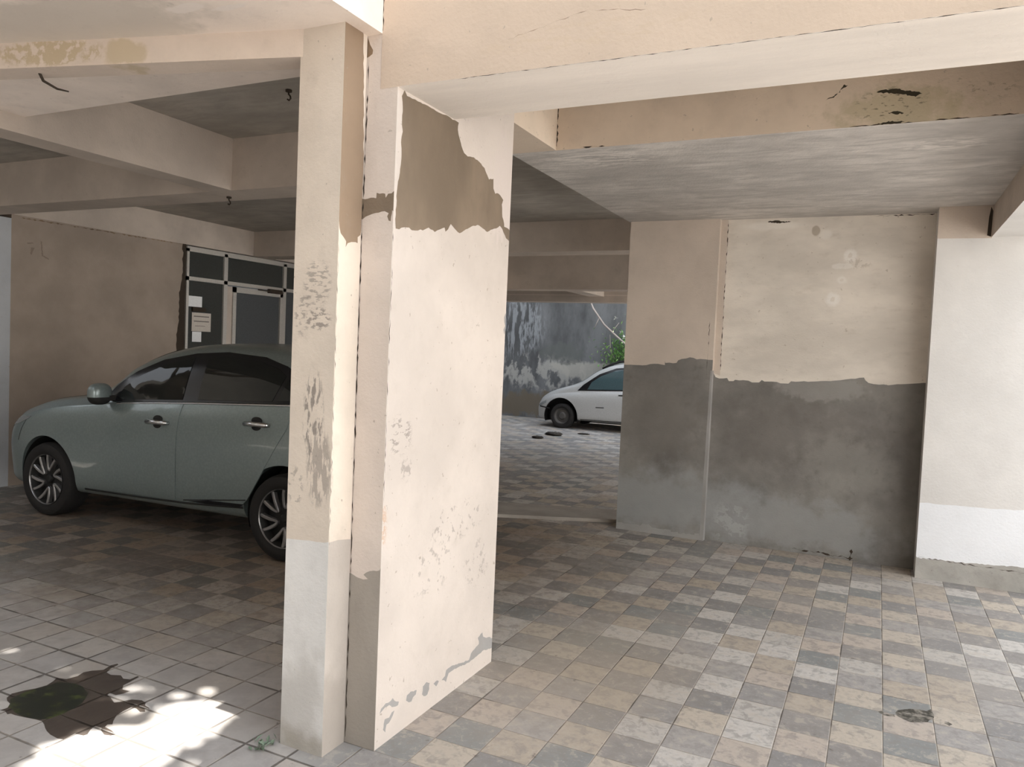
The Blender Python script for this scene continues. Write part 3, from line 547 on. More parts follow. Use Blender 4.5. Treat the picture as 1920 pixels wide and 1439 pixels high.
# ------------------------------------------------------------------ cars
def interp(tab, x):
    if x <= tab[0][0]: return tab[0][1]
    for i in range(len(tab) - 1):
        (x0, y0), (x1, y1) = tab[i], tab[i + 1]
        if x <= x1:
            h = x1 - x0
            def sl(j):
                if j <= 0 or j >= len(tab) - 1:
                    j0, j1 = (0, 1) if j <= 0 else (len(tab) - 2, len(tab) - 1)
                    return (tab[j1][1] - tab[j0][1]) / (tab[j1][0] - tab[j0][0])
                a = (tab[j][1] - tab[j - 1][1]) / (tab[j][0] - tab[j - 1][0]); b = (tab[j + 1][1] - tab[j][1]) / (tab[j + 1][0] - tab[j][0])
                return 0. if a * b <= 0 else 2 * a * b / (a + b)
            t = (x - x0) / h; m0, m1 = sl(i) * h, sl(i + 1) * h
            return (2 * t ** 3 - 3 * t * t + 1) * y0 + (t ** 3 - 2 * t * t + t) * m0 + (-2 * t ** 3 + 3 * t * t) * y1 + (t ** 3 - t * t) * m1
    return tab[-1][1]
class Car:
    def __init__(s, P): s.P = P; s.cache = {}
    def section(s, x):
        k = round(x, 4)
        if k in s.cache: return s.cache[k]
        f = lambda n: interp(s.P[n], x)
        W, zb, be, ye, ze, zc = f('W'), f('zb'), f('belt'), f('ye'), f('ze'), f('zc')
        be = min(be, ze - .012); hb = be - zb; yb = W - .05
        p = [(0, zb), (.6 * W, zb), (W - .075, zb + .015), (W - .03, zb + .12 * hb), (W - .022, zb + .24 * hb), (W - .004, zb + .52 * hb), (W, zb + .74 * hb), (W - .018, be - .10 * hb), (yb, be - .004), (yb - .012, be + .004)]
        y6, z6 = p[-1]
        bow = .028 * min(1, max(0, (ze - be) / .3))
        p += [(y6 + (ye - y6) * .5 + bow, z6 + (ze - z6) * .5), (y6 + (ye - y6) * .86 + bow * .7, z6 + (ze - z6) * .88), (ye * .93, ze + (zc - ze) * .28 + .004), (.62 * ye, ze + (zc - ze) * .74), (.28 * ye, ze + (zc - ze) * .96), (0, zc)]
        for _ in range(2):
            q = [p[0]]
            for a, b in zip(p, p[1:]): q += [(a[0] * .75 + b[0] * .25, a[1] * .75 + b[1] * .25), (a[0] * .25 + b[0] * .75, a[1] * .25 + b[1] * .75)]
            p = q + [p[-1]]
        s.cache[k] = p
        return p
    def S(s, x, z):                                         # half width of the side at height z
        p = s.section(x); best = None
        i0 = max(range(len(p)), key=lambda i: p[i][0] - .2 * p[i][1] if i < len(p) // 2 else -9)
        for a, b in zip(p, p[1:]):
            if a[1] <= z <= b[1] and b[1] > a[1] and a[0] > .25 * p[i0][0]:
                y = a[0] + (b[0] - a[0]) * (z - a[1]) / (b[1] - a[1])
                best = y if best is None else max(best, y)
        if best is None: best = p[i0][0] - .02 if z < p[i0][1] else p[-12][0]
        return best
    def T(s, x, y):                                         # height of the top at half width y
        p = s.section(x); y = abs(y)
        for a, b in zip(p[::-1], p[-2::-1]):
            if a[0] <= y <= b[0]: return a[1] + (b[1] - a[1]) * (y - a[0]) / max(1e-6, b[0] - a[0])
        return p[-20][1]
    def body_bm(s):
        n = s.P['stations']; bm = bmesh.new(); rings = []
        for x in n:
            h = s.section(x); ring = [(x, -y, z) for y, z in h] + [(x, y, z) for y, z in h[-2:0:-1]]
            rings.append([bm.verts.new(v) for v in ring])
        for A, B in zip(rings, rings[1:]):
            m = len(A)
            for i in range(m): bm.faces.new((A[i], A[(i + 1) % m], B[(i + 1) % m], B[i]))
        bm.faces.new(rings[0][::-1]); bm.faces.new(rings[-1])
        bmesh.ops.recalc_face_normals(bm, faces=bm.faces)
        return bm
    def body(s, name, mats, parent):
        bm = s.body_bm(); me = bpy.data.meshes.new(name + '_m'); bm.to_mesh(me); bm.free()
        o = bpy.data.objects.new('tmp_body', me); C.objects.link(o); cut = []
        for i, (wx, wz, r) in enumerate(s.P['arches']):
            for sd in (-1, 1):
                b2 = bmesh.new(); add_tube(b2, [(wx, sd * s.P['arch_in'], wz), (wx, sd * 1.2, wz)], r, 56)
                bmesh.ops.recalc_face_normals(b2, faces=b2.faces)
                m2 = bpy.data.meshes.new('cut'); b2.to_mesh(m2); b2.free()
                c = bpy.data.objects.new('cut', m2); C.objects.link(c); cut.append(c)
                md = o.modifiers.new('b', 'BOOLEAN'); md.object = c; md.operation = 'DIFFERENCE'; md.solver = 'EXACT'
        dg = bpy.context.evaluated_depsgraph_get(); dg.update()
        m3 = bpy.data.meshes.new_from_object(o.evaluated_get(dg)); m3.name = name
        for c in cut + [o]: bpy.data.objects.remove(c, do_unlink=True)
        for p in m3.polygons: p.use_smooth = True
        m3.set_sharp_from_angle(angle=.6)
        m3.materials.clear()
        return link(name, m3, mats, parent)
    def panel(s, name, poly, mat, parent, sd=-1, off=.004, depth=.012, grid=.05, top=False, smooth=True, mats=None):
        """shell lying on the body: poly in (x, z) of the side, or (x, y) of the top"""
        bm = bmesh.new()
        if area(poly) < 0: poly = poly[::-1]
        poly = roughen(poly, grid * .6, 0.)
        us = [p[0] for p in poly]; vs = [p[1] for p in poly]
        V = [Vector(p) for p in poly]; n = len(V)
        def inside(x, y):
            c = False
            for i in range(n):
                a, b = poly[i], poly[i - 1]
                if (a[1] > y) != (b[1] > y) and x < (b[0] - a[0]) * (y - a[1]) / (b[1] - a[1]) + a[0]: c = not c
            return c
        def far(x, y): return min((x - p[0]) ** 2 + (y - p[1]) ** 2 for p in poly) > (grid * .3) ** 2
        x = min(us) + grid / 2
        while x < max(us):
            y = min(vs) + grid / 2
            while y < max(vs):
                if inside(x, y) and far(x, y): V.append(Vector((x, y)))
                y += grid
            x += grid
        r = delaunay_2d_cdt(V, [], [list(range(n))], 1, 1e-6)
        def m3(a, b, o):
            if top: return (a, b, s.T(a, b) + o)
            return (a, sd * (s.S(a, b) + o), b)
        bv = [bm.verts.new(m3(p[0], p[1], off)) for p in r[0]]
        for f in r[2]:
            try: bm.faces.new([bv[i] for i in (f if (top or sd < 0) else f[::-1])])
            except ValueError: pass
        low = {}
        for e in [e for e in bm.edges if len(e.link_faces) == 1]:
            q = []
            for v in e.verts:
                if v not in low:
                    j = bv.index(v); low[v] = bm.verts.new(m3(r[0][j][0], r[0][j][1], off - depth))
                q.append(low[v])
            bm.faces.new((e.verts[0], e.verts[1], q[1], q[0]))
        bmesh.ops.recalc_face_normals(bm, faces=bm.faces)
        return obj(name, bm, mat, parent, smooth=.7 if smooth else False, angle='keep')
    def ribbon(s, bm, line, w, sd=-1, off=.005, top=False):
        line = [(Vector(p)) for p in line]; fine = []
        for a, b in zip(line, line[1:]):
            n = max(1, int((b - a).length / .04)); fine += [a + (b - a) * (k / n) for k in range(n)]
        fine.append(line[-1]); prev = None
        for i, p in enumerate(fine):
            d = (fine[min(i + 1, len(fine) - 1)] - fine[max(0, i - 1)]).normalized(); nn = Vector((-d.y, d.x)) * w / 2
            row = []
            for q, o in ((p - nn, off - .008), (p - nn * .8, off), (p + nn * .8, off), (p + nn, off - .008)):
                row.append(bm.verts.new((q.x, q.y, s.T(q.x, q.y) + o) if top else (q.x, sd * (s.S(q.x, q.y) + o), q.y)))
            if prev:
                for k in range(3): bm.faces.new((prev[k], row[k], row[k + 1], prev[k + 1]))
            prev = row
def wheel(parent, x, z, yo, sd, r, rim_r, mats, spokes=6, hub=True):
    """tyre with the rim and its spokes; yo = distance of the outer face from the middle of the car"""
    rub, disc, alloy = mats; w = .19
    bm = bmesh.new(); wd = w
    prof = [(rim_r, 0), (rim_r + .018, -.012), (r - .045, -.016), (r - .014, -.004), (r, .03), (r, wd - .03), (r - .014, wd), (rim_r, wd - .01)]
    add_lathe(bm, prof, 56)
    t = obj('wheel', bm, rub, parent, smooth=.6); t.location = (x, sd * yo, z)
    if sd > 0: t.rotation_euler = (0, 0, PI)
    bm = bmesh.new()
    add_lathe(bm, [(.0, .05), (.07, .045), (rim_r * .88, .07), (rim_r * .93, .015), (rim_r * .98, -.004), (rim_r * 1.01, -.006), (rim_r * 1.01, .1), (0, .1)], 48)
    obj('rim_dish', bm, disc, t, smooth=.6)
    bm = bmesh.new()
    add_lathe(bm, [(rim_r * .955, .004), (rim_r * .965, -.002), (rim_r * .98, -.006), (rim_r * .98, .01), (rim_r * .96, .02)], 56)
    if spokes:
        for k in range(spokes):
            a0 = 2 * PI * k / spokes + .25; L = []
            # U-shaped double spoke: rim - hub - rim
            for t_, rr in ((-1., .965), (-.93, .80), (-.80, .62), (-.62, .47), (-.36, .375), (0, .345), (.36, .375), (.62, .47), (.80, .62), (.93, .80), (1., .965)):
                ang = a0 + t_ * .27 * (1. if rr > .5 else 1.) + (1 - rr) * .35
                L.append((rim_r * rr * math.cos(ang), rim_r * rr * math.sin(ang)))
            prev = None
            for i, p in enumerate(L):
                a, b = L[max(0, i - 1)], L[min(len(L) - 1, i + 1)]; dx, dz = b[0] - a[0], b[1] - a[1]; q = math.hypot(dx, dz); nx, nz = -dz / q, dx / q
                h = .0105 if 2 < i < 8 else .0125; rr = math.hypot(*p) / rim_r; y = .012 + .022 * (1 - rr)
                row = [bm.verts.new((p[0] + nx * h * e, y + dy, p[1] + nz * h * e)) for e, dy in ((-1, .03), (-1, 0), (-.6, -.005), (.6, -.005), (1, 0), (1, .03))]
                if prev:
                    for j in range(5): bm.faces.new((prev[j], row[j], row[j + 1], prev[j + 1]))
                prev = row
    else:
        add_lathe(bm, [(0, .0), (rim_r * .35, .004), (rim_r * .5, .03), (rim_r * .75, .034), (rim_r * .93, .008), (rim_r * .93, .05), (0, .05)], 48)
    obj('rim', bm, alloy, t, smooth=.6)
    if hub:
        bm = bmesh.new(); add_lathe(bm, [(0, .018), (.025, .02), (.034, .03), (.036, .06), (0, .06)], 24); obj('hub_cap', bm, disc, t, smooth=.6)
    return t
def liners(parent, car, mat):
    for wx, wz, r in car.P['arches']:
        for sd in (-1, 1):
            bm = bmesh.new(); ai = car.P['arch_in'] + .005; n = 40; A = []; B = []; yo = min(car.S(wx, wz + r * .9), car.S(wx, wz + .1)) - .03
            for k in range(n + 1):
                a = -.35 + (PI + .7) * k / n; rr = r - .006
                A.append(bm.verts.new((wx + rr * math.cos(a), sd * ai, wz + rr * math.sin(a)))); B.append(bm.verts.new((wx + rr * math.cos(a), sd * yo, wz + rr * math.sin(a))))
            for k in range(n): bm.faces.new((A[k], A[k + 1], B[k + 1], B[k]))
            bm.faces.new(A)
            obj('wheel_arch', bm, mat, parent)
def frange(a, b, n): return [a + (b - a) * i / n for i in range(n + 1)]

M['car_grey'] = flat('silver_grey_lacquer', (.245, .292, .288), .36, .45, coat=.55)
M['car_white'] = flat('white_lacquer', (.50, .495, .48), .3, 0., coat=.5)
M['tint'] = flat('tinted_glass', (.012, .014, .013), .03, spec=.45)
M['tint_teal'] = flat('teal_glass', (.06, .10, .11), .04, spec=.7)
M['gloss_black'] = flat('gloss_black', (.012, .012, .014), .2, spec=.5)
M['trim_black'] = flat('black_plastic', (.020, .019, .018), .6, spec=.3)
M['rubber'] = flat('rubber', (.024, .022, .021), .75, spec=.25)
M['chrome'] = flat('chrome', (.72, .72, .72), .13, 1.)
M['alloy'] = flat('cut_alloy', (.36, .35, .345), .32, .8)
M['steel'] = flat('dusty_steel', (.10, .092, .085), .6, .3)
M['lamp'] = flat('lamp_lens', (.30, .31, .31), .08, spec=.7)
M['lamp_red'] = flat('red_lens', (.30, .01, .01), .1, spec=.6)
M['seat_cloth'] = flat('seat_cloth', (.05, .048, .045), .9, spec=.1)

G = Car(dict(stations=[0, .012, .03, .06, .1, .15, .2, .27, .34] + frange(.40, 3.5, 58) + [3.56, 3.63, 3.70, 3.77, 3.83, 3.88, 3.92, 3.95, 3.965],
    W=[(0, .52), (.03, .60), (.1, .69), (.2, .765), (.35, .822), (.6, .855), (1., .868), (2., .8725), (3., .868), (3.4, .85), (3.65, .81), (3.83, .74), (3.93, .64), (3.965, .55)],
    zb=[(0, .32), (.06, .24), (.2, .20), (.8, .19), (1.2, .205), (3., .225), (3.5, .25), (3.8, .29), (3.965, .38)],
    belt=[(0, .58), (.05, .66), (.2, .745), (.42, .82), (.8, .905), (1.2, .955), (1.56, .990), (2.4, 1.045), (3.42, 1.095), (3.7, 1.06), (3.85, .98), (3.965, .80)],
    ye=[(0, .42), (.1, .56), (.3, .665), (.8, .735), (1.3, .735), (1.6, .70), (2.0, .635), (2.5, .60), (3., .59), (3.4, .575), (3.8, .54), (3.965, .45)],
    ze=[(0, .62), (.03, .70), (.08, .755), (.2, .815), (.42, .882), (.81, .975), (1.2, 1.025), (1.36, 1.065), (1.63, 1.262), (1.93, 1.392), (2.17, 1.448), (2.45, 1.476), (2.72, 1.473), (2.98, 1.455), (3.33, 1.385), (3.6, 1.24), (3.75, 1.10), (3.85, .98), (3.965, .83)],
    zc=[(0, .64), (.03, .73), (.1, .80), (.3, .88), (.6, .955), (.95, 1.02), (1.12, 1.07), (1.4, 1.235), (1.7, 1.39), (1.95, 1.465), (2.2, 1.498), (2.5, 1.51), (2.9, 1.50), (3.25, 1.455), (3.5, 1.37), (3.65, 1.24), (3.78, 1.08), (3.88, .96), (3.965, .84)],
    arches=[(.79, .315, .355), (3.29, .315, .36)], arch_in=.60))
car = empty('car', (-6.97, 4.875, 0), math.radians(.9))
tag(car, 'silver grey hatchback with tinted windows parked behind the thin column', 'car')
G.body('body', [M['car_grey']], car)
liners(car, G, M['trim_black'])
for wx in (.79, 3.29):
    for sd in (-1, 1): wheel(car, wx, .305, .848, sd, .305, .212, (M['rubber'], M['trim_black'], M['alloy']))
DLO = [(1.40, 1.01), (1.50, 1.125), (1.70, 1.25), (1.93, 1.35), (2.25, 1.412), (2.55, 1.434), (2.92, 1.412), (3.14, 1.355), (3.34, 1.265), (3.47, 1.155), (3.43, 1.105), (2.4, 1.056), (1.56, 1.0)]
FD = [(1.165, .935), (1.14, .82), (1.15, .60), (1.205, .285), (2.265, .315), (2.285, .70), (2.305, 1.036), (1.56, .984)]
RD = [(2.325, 1.037), (2.305, .70), (2.285, .316), (2.90, .335), (2.97, .40), (3.07, .55), (3.20, .755), (3.31, .93), (3.345, 1.083)]
for sd in (-1, 1):
    G.panel('window_surround', DLO, M['gloss_black'], car, sd, .003)
    fd = G.panel('front_door', FD, M['car_grey'], car, sd, .005)
    rd = G.panel('rear_door', RD, M['car_grey'], car, sd, .005)
    G.panel('door_glass', [(1.58, 1.025), (1.62, 1.12), (1.78, 1.225), (1.98, 1.312), (2.26, 1.378), (2.275, 1.065)], M['tint'], fd, sd, .0065, .006)
    G.panel('door_glass', [(2.43, 1.075), (2.40, 1.392), (2.60, 1.398), (2.90, 1.378), (3.08, 1.335), (3.17, 1.285), (3.13, 1.108)], M['tint'], rd, sd, .0065, .006)
    G.panel('door_glass', [(3.17, 1.112), (3.205, 1.262), (3.30, 1.205), (3.37, 1.125)], M['tint'], rd, sd, .0065, .006)
    for d, hx, hz in ((fd, 2.10, .885), (rd, 3.06, .945)):
        bm = bmesh.new(); y = G.S(hx, hz)
        add_tube(bm, [(hx - .105, sd * (y + .004), hz - .004), (hx - .09, sd * (y + .034), hz), (hx, sd * (y + .04), hz + .004), (hx + .09, sd * (y + .034), hz + .003), (hx + .105, sd * (y + .004), hz)], [.014, .019, .018, .019, .014], 10)
        h = obj('door_handle', bm, M['chrome'], d, smooth=True)
        bm = bmesh.new()
        for e in (1, -1): add_blob(bm, (hx - .012, sd * (y + .002), hz + e * .024), (.05, .012, .028), 16, 8)
        obj('handle_recess', bm, M['trim_black'], d, smooth=True)
    bm = bmesh.new(); G.ribbon(bm, [(1.58, .992), (2.0, 1.022), (2.4, 1.047), (3., 1.078), (3.42, 1.097)], .013, sd, .009)
    o = obj('chrome_strip', bm, M['chrome'], car, smooth=True)
    bm = bmesh.new(); G.ribbon(bm, [(1.25, .275), (1.9, .285), (2.4, .30), (2.93, .335)], .016, sd, .008); G.ribbon(bm, [(2.35, .322), (2.62, .355), (2.96, .395)], .008, sd, .010)
    obj('sill_line', bm, M['trim_black'], car, smooth=True)
    G.panel('sill_trim', [(2.40, .318), (2.60, .348), (2.94, .362), (2.90, .338), (2.60, .322)], M['gloss_black'], car, sd, .009)
    for ln in ([(.50, .80), (.44, .70), (.40, .60)], [(3.53, .62), (3.70, .72), (3.74, .80)]):
        bm = bmesh.new(); G.ribbon(bm, ln, .006, sd, .002); obj('bumper_joint', bm, M['trim_black'], car)
    G.panel('head_lamp', [(.07, .655), (.20, .70), (.40, .745), (.52, .79), (.55, .815), (.40, .80), (.22, .74), (.08, .68)], M['lamp'], car, sd, .004)
    G.panel('tail_lamp', [(3.62, .82), (3.88, .80), (3.90, .90), (3.80, .97), (3.66, .95)], M['lamp_red'], car, sd, .004)
    # mirror on the door
    y = G.S(1.53, 1.03); bm = bmesh.new()
    add_blob(bm, (1.50, sd * (y + .11), 1.062), (.055, .095, .085), 24, 16, .78, mi=lambda c: 1 if c.z < 1.048 else 0)
    add_box(bm, 1.515, 1.55, min(sd * (y - .03), sd * (y + .09)), max(sd * (y - .03), sd * (y + .09)), 1.01, 1.05, 1)
    obj('side_mirror', bm, [M['car_grey'], M['trim_black']], car, smooth=.6)
def top_poly(x0c, x0s, x1c, x1s, y0, y1):
    P_ = [(x0c + (x0s - x0c) * (t * t), t * y0) for t in frange(-1, 1, 8)]
    return P_ + [(x1c + (x1s - x1c) * (t * t), t * y1) for t in frange(1, -1, 8)]
G.panel('windscreen', top_poly(1.17, 1.40, 1.86, 1.98, .64, .56), M['tint'], car, off=.004, top=True, grid=.07)
G.panel('rear_window', top_poly(3.44, 3.40, 3.70, 3.62, .50, .54), M['tint'], car, off=.004, top=True, grid=.06)
bm = bmesh.new()
for s_ in (-1, 1): G.ribbon(bm, [(.30, s_ * .60), (.7, s_ * .68), (1.10, s_ * .70)], .007, off=.002, top=True)
G.ribbon(bm, [(1.12, -.70), (1.07, -.4), (1.05, 0), (1.07, .4), (1.12, .70)], .03, off=.003, top=True)
obj('bonnet_joint', bm, M['trim_black'], car)
bm = bmesh.new(); add_box(bm, -.015, .012, -.26, .26, .36, .46); obj('number_plate', bm, M['car_white'], car)
bm = bmesh.new()
for q in (-.5, .0, .5): add_tube(bm, [(.004 + .03 * abs(q), -.42, .62 + q * .06), (-.004, 0, .62 + q * .06), (.004 + .03 * abs(q), .42, .62 + q * .06)], .008, 6)
obj('grille', bm, M['trim_black'], car, smooth=True)

W_ = Car(dict(stations=[0, .01, .03, .06, .1, .15, .2, .27] + frange(.33, 3.1, 48) + [3.16, 3.24, 3.32, 3.38, 3.43, 3.46],
    W=[(0, .42), (.03, .52), (.1, .61), (.25, .69), (.5, .735), (1., .752), (2., .755), (2.8, .745), (3.2, .70), (3.4, .60), (3.46, .5)],
    zb=[(0, .20), (.05, .15), (.3, .15), (.9, .165), (2.4, .18), (3.2, .25), (3.46, .33)],
    belt=[(0, .40), (.05, .48), (.2, .585), (.5, .68), (.9, .735), (1.4, .775), (2.4, .83), (3.1, .85), (3.3, .80), (3.46, .65)],
    ye=[(0, .34), (.1, .48), (.3, .58), (.8, .645), (1., .64), (1.4, .58), (1.8, .535), (2.5, .52), (3., .51), (3.46, .42)],
    ze=[(0, .43), (.05, .53), (.16, .62), (.4, .74), (.78, .855), (.92, .895), (1.33, 1.185), (1.65, 1.315), (1.9, 1.36), (2.3, 1.375), (2.7, 1.35), (3.0, 1.25), (3.2, 1.05), (3.35, .82), (3.46, .68)],
    zc=[(0, .45), (.05, .56), (.16, .66), (.4, .78), (.75, .895), (1.1, 1.09), (1.4, 1.27), (1.7, 1.375), (2.0, 1.415), (2.4, 1.42), (2.8, 1.385), (3.05, 1.27), (3.2, 1.08), (3.35, .84), (3.46, .69)],
    arches=[(.60, .25, .365), (2.80, .25, .31)], arch_in=.45))
wc = empty('car', (-6.32, 15.02, 0), 0)
tag(wc, 'white hatchback in the far yard before the weathered boundary wall', 'car')
W_.body('body', [M['car_white']], wc); liners(wc, W_, M['trim_black'])
for wx in (.63, 2.80):
    for sd in (-1, 1): wheel(wc, wx, .25, .725, sd, .25, .165, (M['rubber'], M['trim_black'], M['steel']), spokes=0)
for sd in (-1, 1):
    W_.panel('window_surround', [(.93, .775), (1.05, .90), (1.36, 1.125), (1.68, 1.255), (2.05, 1.30), (2.6, 1.285), (2.95, 1.17), (3.02, .88), (2.4, .852), (1.4, .797)], M['gloss_black'], wc, sd, .003)
    W_.panel('door_glass', [(1.14, .81), (1.22, .96), (1.40, 1.09), (1.70, 1.215), (1.98, 1.262), (1.96, .848)], M['tint_teal'], wc, sd, .006)
    W_.panel('door_glass', [(2.05, .853), (2.06, 1.262), (2.5, 1.255), (2.85, 1.13), (2.92, .885)], M['tint_teal'], wc, sd, .006)
    fd = W_.panel('front_door', [(.975, .765), (.955, .45), (1.0, .225), (1.95, .24), (1.99, .80), (1.4, .783)], M['car_white'], wc, sd, .005)
    W_.panel('rear_door', [(2.02, .80), (1.98, .24), (2.42, .25), (2.55, .5), (2.75, .6), (2.86, .83)], M['car_white'], wc, sd, .005)
    W_.panel('head_lamp', [(.04, .42), (.16, .50), (.27, .545), (.27, .49), (.14, .43)], M['lamp'], wc, sd, .004)
    bm = bmesh.new(); W_.ribbon(bm, [(.10, .41), (.22, .40), (.36, .385)], .028, sd, .004); obj('bumper_joint', bm, M['trim_black'], wc)
    bm = bmesh.new(); W_.ribbon(bm, [(1.02, .205), (2.4, .215)], .02, sd, .004); obj('sill_line', bm, M['trim_black'], wc)
    bm = bmesh.new(); W_.ribbon(bm, [(1.35, .47), (1.52, .475)], .02, sd, .007); obj('side_badge', bm, M['trim_black'], fd)
    bm = bmesh.new(); W_.ribbon(bm, [(1.80, .735), (1.93, .74)], .026, sd, .01); obj('door_handle', bm, M['trim_black'], fd)
    y = W_.S(1.15, .80); bm = bmesh.new(); add_blob(bm, (1.13, sd * (y + .09), .855), (.045, .08, .055), 20, 12, .75); add_box(bm, 1.13, 1.16, min(sd * (y - .03), sd * (y + .05)), max(sd * (y - .03), sd * (y + .05)), .81, .84)
    if sd > 0: obj('side_mirror', bm, M['trim_black'], wc, smooth=.6)
    else: bm.free()
W_.panel('windscreen', top_poly(.80, .98, 1.50, 1.60, .56, .50), M['tint_teal'], wc, off=.004, top=True, grid=.06)
for s_ in (-1, 1):
    bm = bmesh.new(); add_tube(bm, [(1.38, s_ * .52, 1.235), (1.55, s_ * .50, 1.325), (1.72, s_ * .49, 1.385), (2.0, s_ * .48, 1.425), (2.5, s_ * .47, 1.43), (2.75, s_ * .46, 1.39)], .022, 8)
    obj('roof_rail', bm, M['trim_black'], wc, smooth=True)

# ------------------------------------------------------------------ small things in the yard and on the floor
M['clump'] = plaster('dark_clump', (.06, .05, .042), var=.2)
def lump(name, loc, r, seed, mat, label, cat):
    rng = random.Random(seed); bm = bmesh.new(); add_blob(bm, (0, 0, r[2] * .8), r, 16, 10)
    for v in bm.verts:
        k_ = 1 + rng.uniform(-.16, .16); v.co.x *= k_; v.co.y *= k_; v.co.z = max(0, v.co.z * (1 + rng.uniform(-.2, .2)))
    o = obj(name, bm, mat, smooth=True); o.location = loc; tag(o, label, cat)
lump('soil_clump', (-5.34, 12.34, 0), (.11, .09, .022), 1, M['clump'], 'dark clump on the yard paving, nearer the big pillar', 'clump')
lump('soil_clump', (-5.31, 12.99, 0), (.17, .12, .034), 2, M['clump'], 'larger dark clump on the yard paving in front of the white car wheel', 'clump')
lump('soil_clump', (-4.93, 13.55, 0), (.12, .05, .015), 3, M['clump'], 'small flat dark clump on the paving near the white car door', 'clump')
def leaf_mat(name, a, b):
    k = NT(name, .5, .4); n = k.noise(3., 3.); return k.done(k.mix(k.ramp(n, .35, .65), a, b))
M['leaf'] = leaf_mat('yard_leaf', (.16, .34, .09), (.32, .52, .18))
M['leaf2'] = leaf_mat('tree_leaf', (.05, .10, .03), (.09, .16, .05))
M['bark'] = plaster('bark', (.20, .15, .11), var=.2)
M['petal'] = flat('petal', (.85, .84, .80), .7)
M['dry'] = plaster('dry_stem', (.55, .47, .42), var=.1)
def leaf(bm, p, d, up, L, w):
    s_ = d.cross(up).normalized(); up = s_.cross(d).normalized()
    a = bm.verts.new(p); b = bm.verts.new(p + d * L * .5 + s_ * w / 2 + up * L * .06); c = bm.verts.new(p + d * L - up * L * .08); e = bm.verts.new(p + d * L * .5 - s_ * w / 2 + up * L * .06)
    bm.faces.new((a, b, c)); bm.faces.new((a, c, e))
def rdir(rng):
    while 1:
        v = Vector((rng.uniform(-1, 1), rng.uniform(-1, 1), rng.uniform(-1, 1)))
        if .1 < v.length < 1: return v.normalized()
# creeper over the boundary wall, behind the white car
rng = random.Random(5)
sh = empty('creeper', (-4.78, 15.83, 1.1)); tag(sh, 'green leafy creeper growing on the boundary wall above the white car roof', 'shrub')
bm = bmesh.new()
for k_ in range(6):
    x0 = rng.uniform(-.5, .7); add_tube(bm, [(x0 * .4, .10, 0), (x0 * .7, .06, .25), (x0, .02, .5), (x0 + rng.uniform(-.2, .2), -.02, .85)], [.016, .012, .01, .004], 6)
obj('stem', bm, M['dry'], sh, smooth=True)
bm = bmesh.new()
for k_ in range(900):
    p = Vector((rng.gauss(-.02, .30), rng.uniform(-.06, .06), max(.1, rng.gauss(.48, .20))))
    leaf(bm, p, rdir(rng), Vector((0, 0, 1)), rng.uniform(.06, .11), rng.uniform(.03, .05))
obj('foliage', bm, M['leaf'], sh)
bm = bmesh.new()
for p in ((-.35, -.07, 1.2), (-.15, -.07, .8), (.12, -.07, 1.05), (.1, -.07, .65), (-.22, -.07, .9)):
    for k_ in range(6): leaf(bm, Vector(p), rdir(rng), Vector((0, 0, 1)), .06, .05)
obj('blossom', bm, M['petal'], sh)
bm = bmesh.new(); add_tube(bm, [(-5.84, 15.98, 2.76), (-5.60, 15.62, 2.49), (-5.33, 15.60, 2.15), (-5.04, 15.60, 1.91), (-4.76, 15.62, 1.69), (-4.50, 15.64, 1.5)], [.012, .02, .02, .02, .016, .01], 7)
for a_, b_ in (((-5.45, 15.61, 2.3), (-5.55, 15.60, 2.07)), ((-5.15, 15.6, 2.0), (-5.0, 15.60, 2.2))): add_tube(bm, [a_, b_], [.01, .004], 5)
tag(obj('dry_branch', bm, M['dry'], smooth=True), 'pale bare branch slanting down before the boundary wall', 'branch')
# weed at the foot of the thin column
bm = bmesh.new(); rng = random.Random(9)
for k_ in range(26):
    leaf(bm, Vector((rng.gauss(0, .022), rng.gauss(0, .022), .004)), Vector((rng.uniform(-1, 1), rng.uniform(-1, 1), rng.uniform(.1, .9))).normalized(), Vector((0, 0, 1)), rng.uniform(.02, .05), .014)
M['weed'] = leaf_mat('weed_leaf', (.13, .19, .13), (.24, .30, .22))
o = obj('weed', bm, M['weed']); o.location = (-2.02, 2.19, 0); tag(o, 'small grey green weed at the foot of the thin column', 'weed')

# ------------------------------------------------------------------ sun, an unseen tree added to shade the apron, sky, camera
EL, AZ = math.radians(52), math.radians(1)                  # the sun stands left of the parking, a little beyond it
to_sun = Vector((-math.cos(EL) * math.cos(AZ), math.cos(EL) * math.sin(AZ), math.sin(EL)))
sun = bpy.data.lights.new('sun', 'SUN'); sun.energy = 12.; sun.angle = math.radians(.35); sun.color = (1., .97, .91)
so = bpy.data.objects.new('sun', sun); C.objects.link(so); so.rotation_euler = to_sun.to_track_quat('Z', 'Y').to_euler()
rng = random.Random(11); bm = bmesh.new()
for k_ in range(24000):
    fx, fy = rng.uniform(-8., 1.2), rng.uniform(-.2, 2.85)   # where its shadow falls
    p = Vector((fx, fy, 0)) + to_sun * rng.uniform(8.8, 11.) 
    d = rdir(rng); L_ = rng.uniform(.14, .22); hit = False; side = d.cross(Vector((.1, 0, 1))).normalized()
    for e, w_ in ((0, 0), (.5, .28), (.5, -.28), (.5, 0), (1, 0)):
        q = p + d * L_ * e + side * L_ * w_; t_ = q.z / to_sun.z; sx, sy = q.x - to_sun.x * t_, q.y - to_sun.y * t_
        for ox, oy in ((0, 0), (.03, 0), (-.03, 0), (0, .03), (0, -.03)):
            if in_poly(D['sun_patch1'], sx + ox, sy + oy): hit = True
        if in_poly(D['sun_patch2'], sx, sy) and k_ % 4: hit = True
    if not hit: leaf(bm, p, d, Vector((.1, 0, 1)), L_, L_ * .55)  # leaves skipped so the crown lets the sun patches through
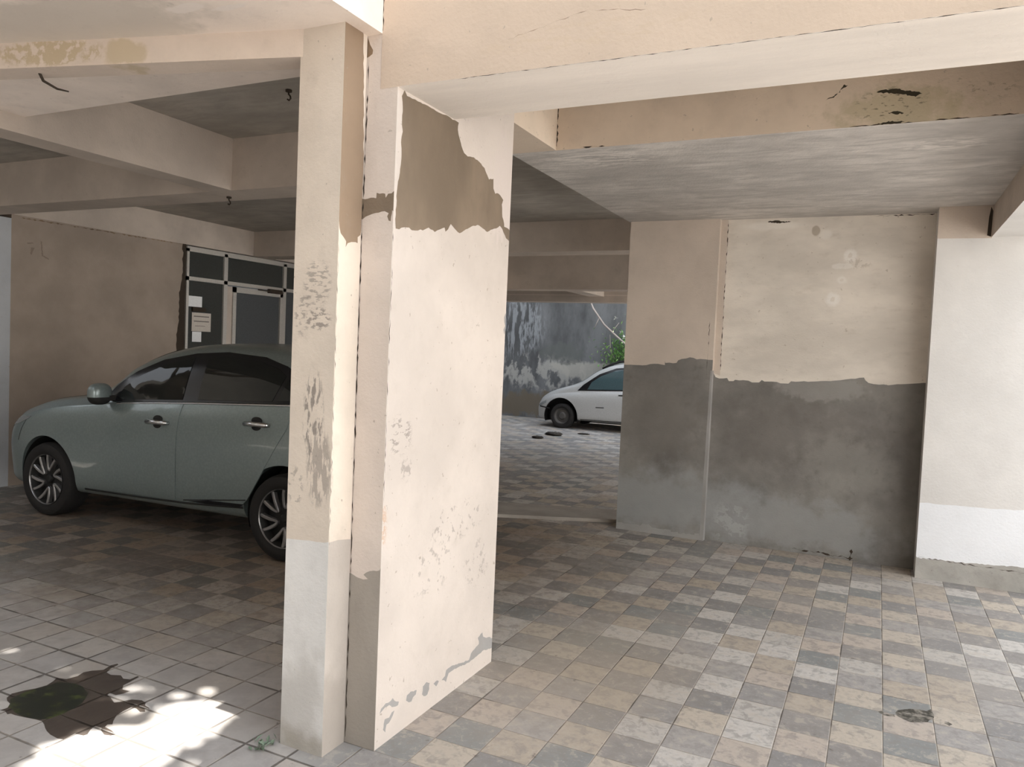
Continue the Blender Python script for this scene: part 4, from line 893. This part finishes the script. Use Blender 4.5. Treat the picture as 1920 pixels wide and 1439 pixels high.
tr = empty('tree', (-9.0, .9, 0)); tag(tr, 'unseen leafy tree with its crown shaped to shade and dapple the paving', 'tree')
o = obj('foliage', bm, M['leaf2'], tr); o.matrix_parent_inverse = Matrix.Translation((9.0, -.9, 0))
bm = bmesh.new(); add_tube(bm, [(0, 0, 0), (.1, .1, 2), (0, .2, 4), (.3, .3, 6), (.5, .4, 8)], [.22, .18, .15, .1, .04], 10)
for a_, b_ in (((0, .2, 4), (1.2, -.4, 6)), ((.1, .1, 3.), (-1.2, .6, 5.5)), ((.2, .5, 5), (1.6, .6, 7))): add_tube(bm, [a_, b_], [.08, .03], 8)
obj('trunk', bm, M['bark'], tr, smooth=True)

w = bpy.data.worlds.new('sky'); SC.world = w; w.use_nodes = True; nt = w.node_tree
bg = nt.nodes['Background']
tc = nt.nodes.new('ShaderNodeTexCoord'); sp = nt.nodes.new('ShaderNodeSeparateXYZ'); nt.links.new(tc.outputs['Generated'], sp.inputs[0])
cr = nt.nodes.new('ShaderNodeValToRGB'); nt.links.new(sp.outputs['Z'], cr.inputs[0])
cr.color_ramp.elements[0].position = 0.; cr.color_ramp.elements[0].color = (1., .99, .97, 1)
cr.color_ramp.elements[1].position = .7; cr.color_ramp.elements[1].color = (.86, .94, 1.06, 1)
nt.links.new(cr.outputs[0], bg.inputs[0]); bg.inputs[1].default_value = 1.15

cam = bpy.data.cameras.new('camera'); co = bpy.data.objects.new('camera', cam); C.objects.link(co)
cam.sensor_fit = 'HORIZONTAL'; cam.sensor_width = 36.; cam.lens = 1436.67 / 1920 * 36.; cam.clip_start = .05
Rm = ((.9008335109581261, .4320353544302625, .042946921393425264), (.058195425351100005, -.022129645212523794, -.9980599036485597), (-.43024676408203244, .9015851215082719, -.04507760721083787))
rt, dn, fw = (Vector(v) for v in Rm)
m4 = Matrix((rt, -dn, -fw)).transposed().to_4x4(); m4.translation = (0, 0, 1.55); co.matrix_world = m4
SC.camera = co
SC.view_settings.view_transform = 'Standard'; SC.view_settings.look = 'None'; SC.view_settings.gamma = 1.; SC.view_settings.use_curve_mapping = False
SC.view_settings.exposure = .8
SC.cycles.max_bounces = 10; SC.cycles.diffuse_bounces = 7
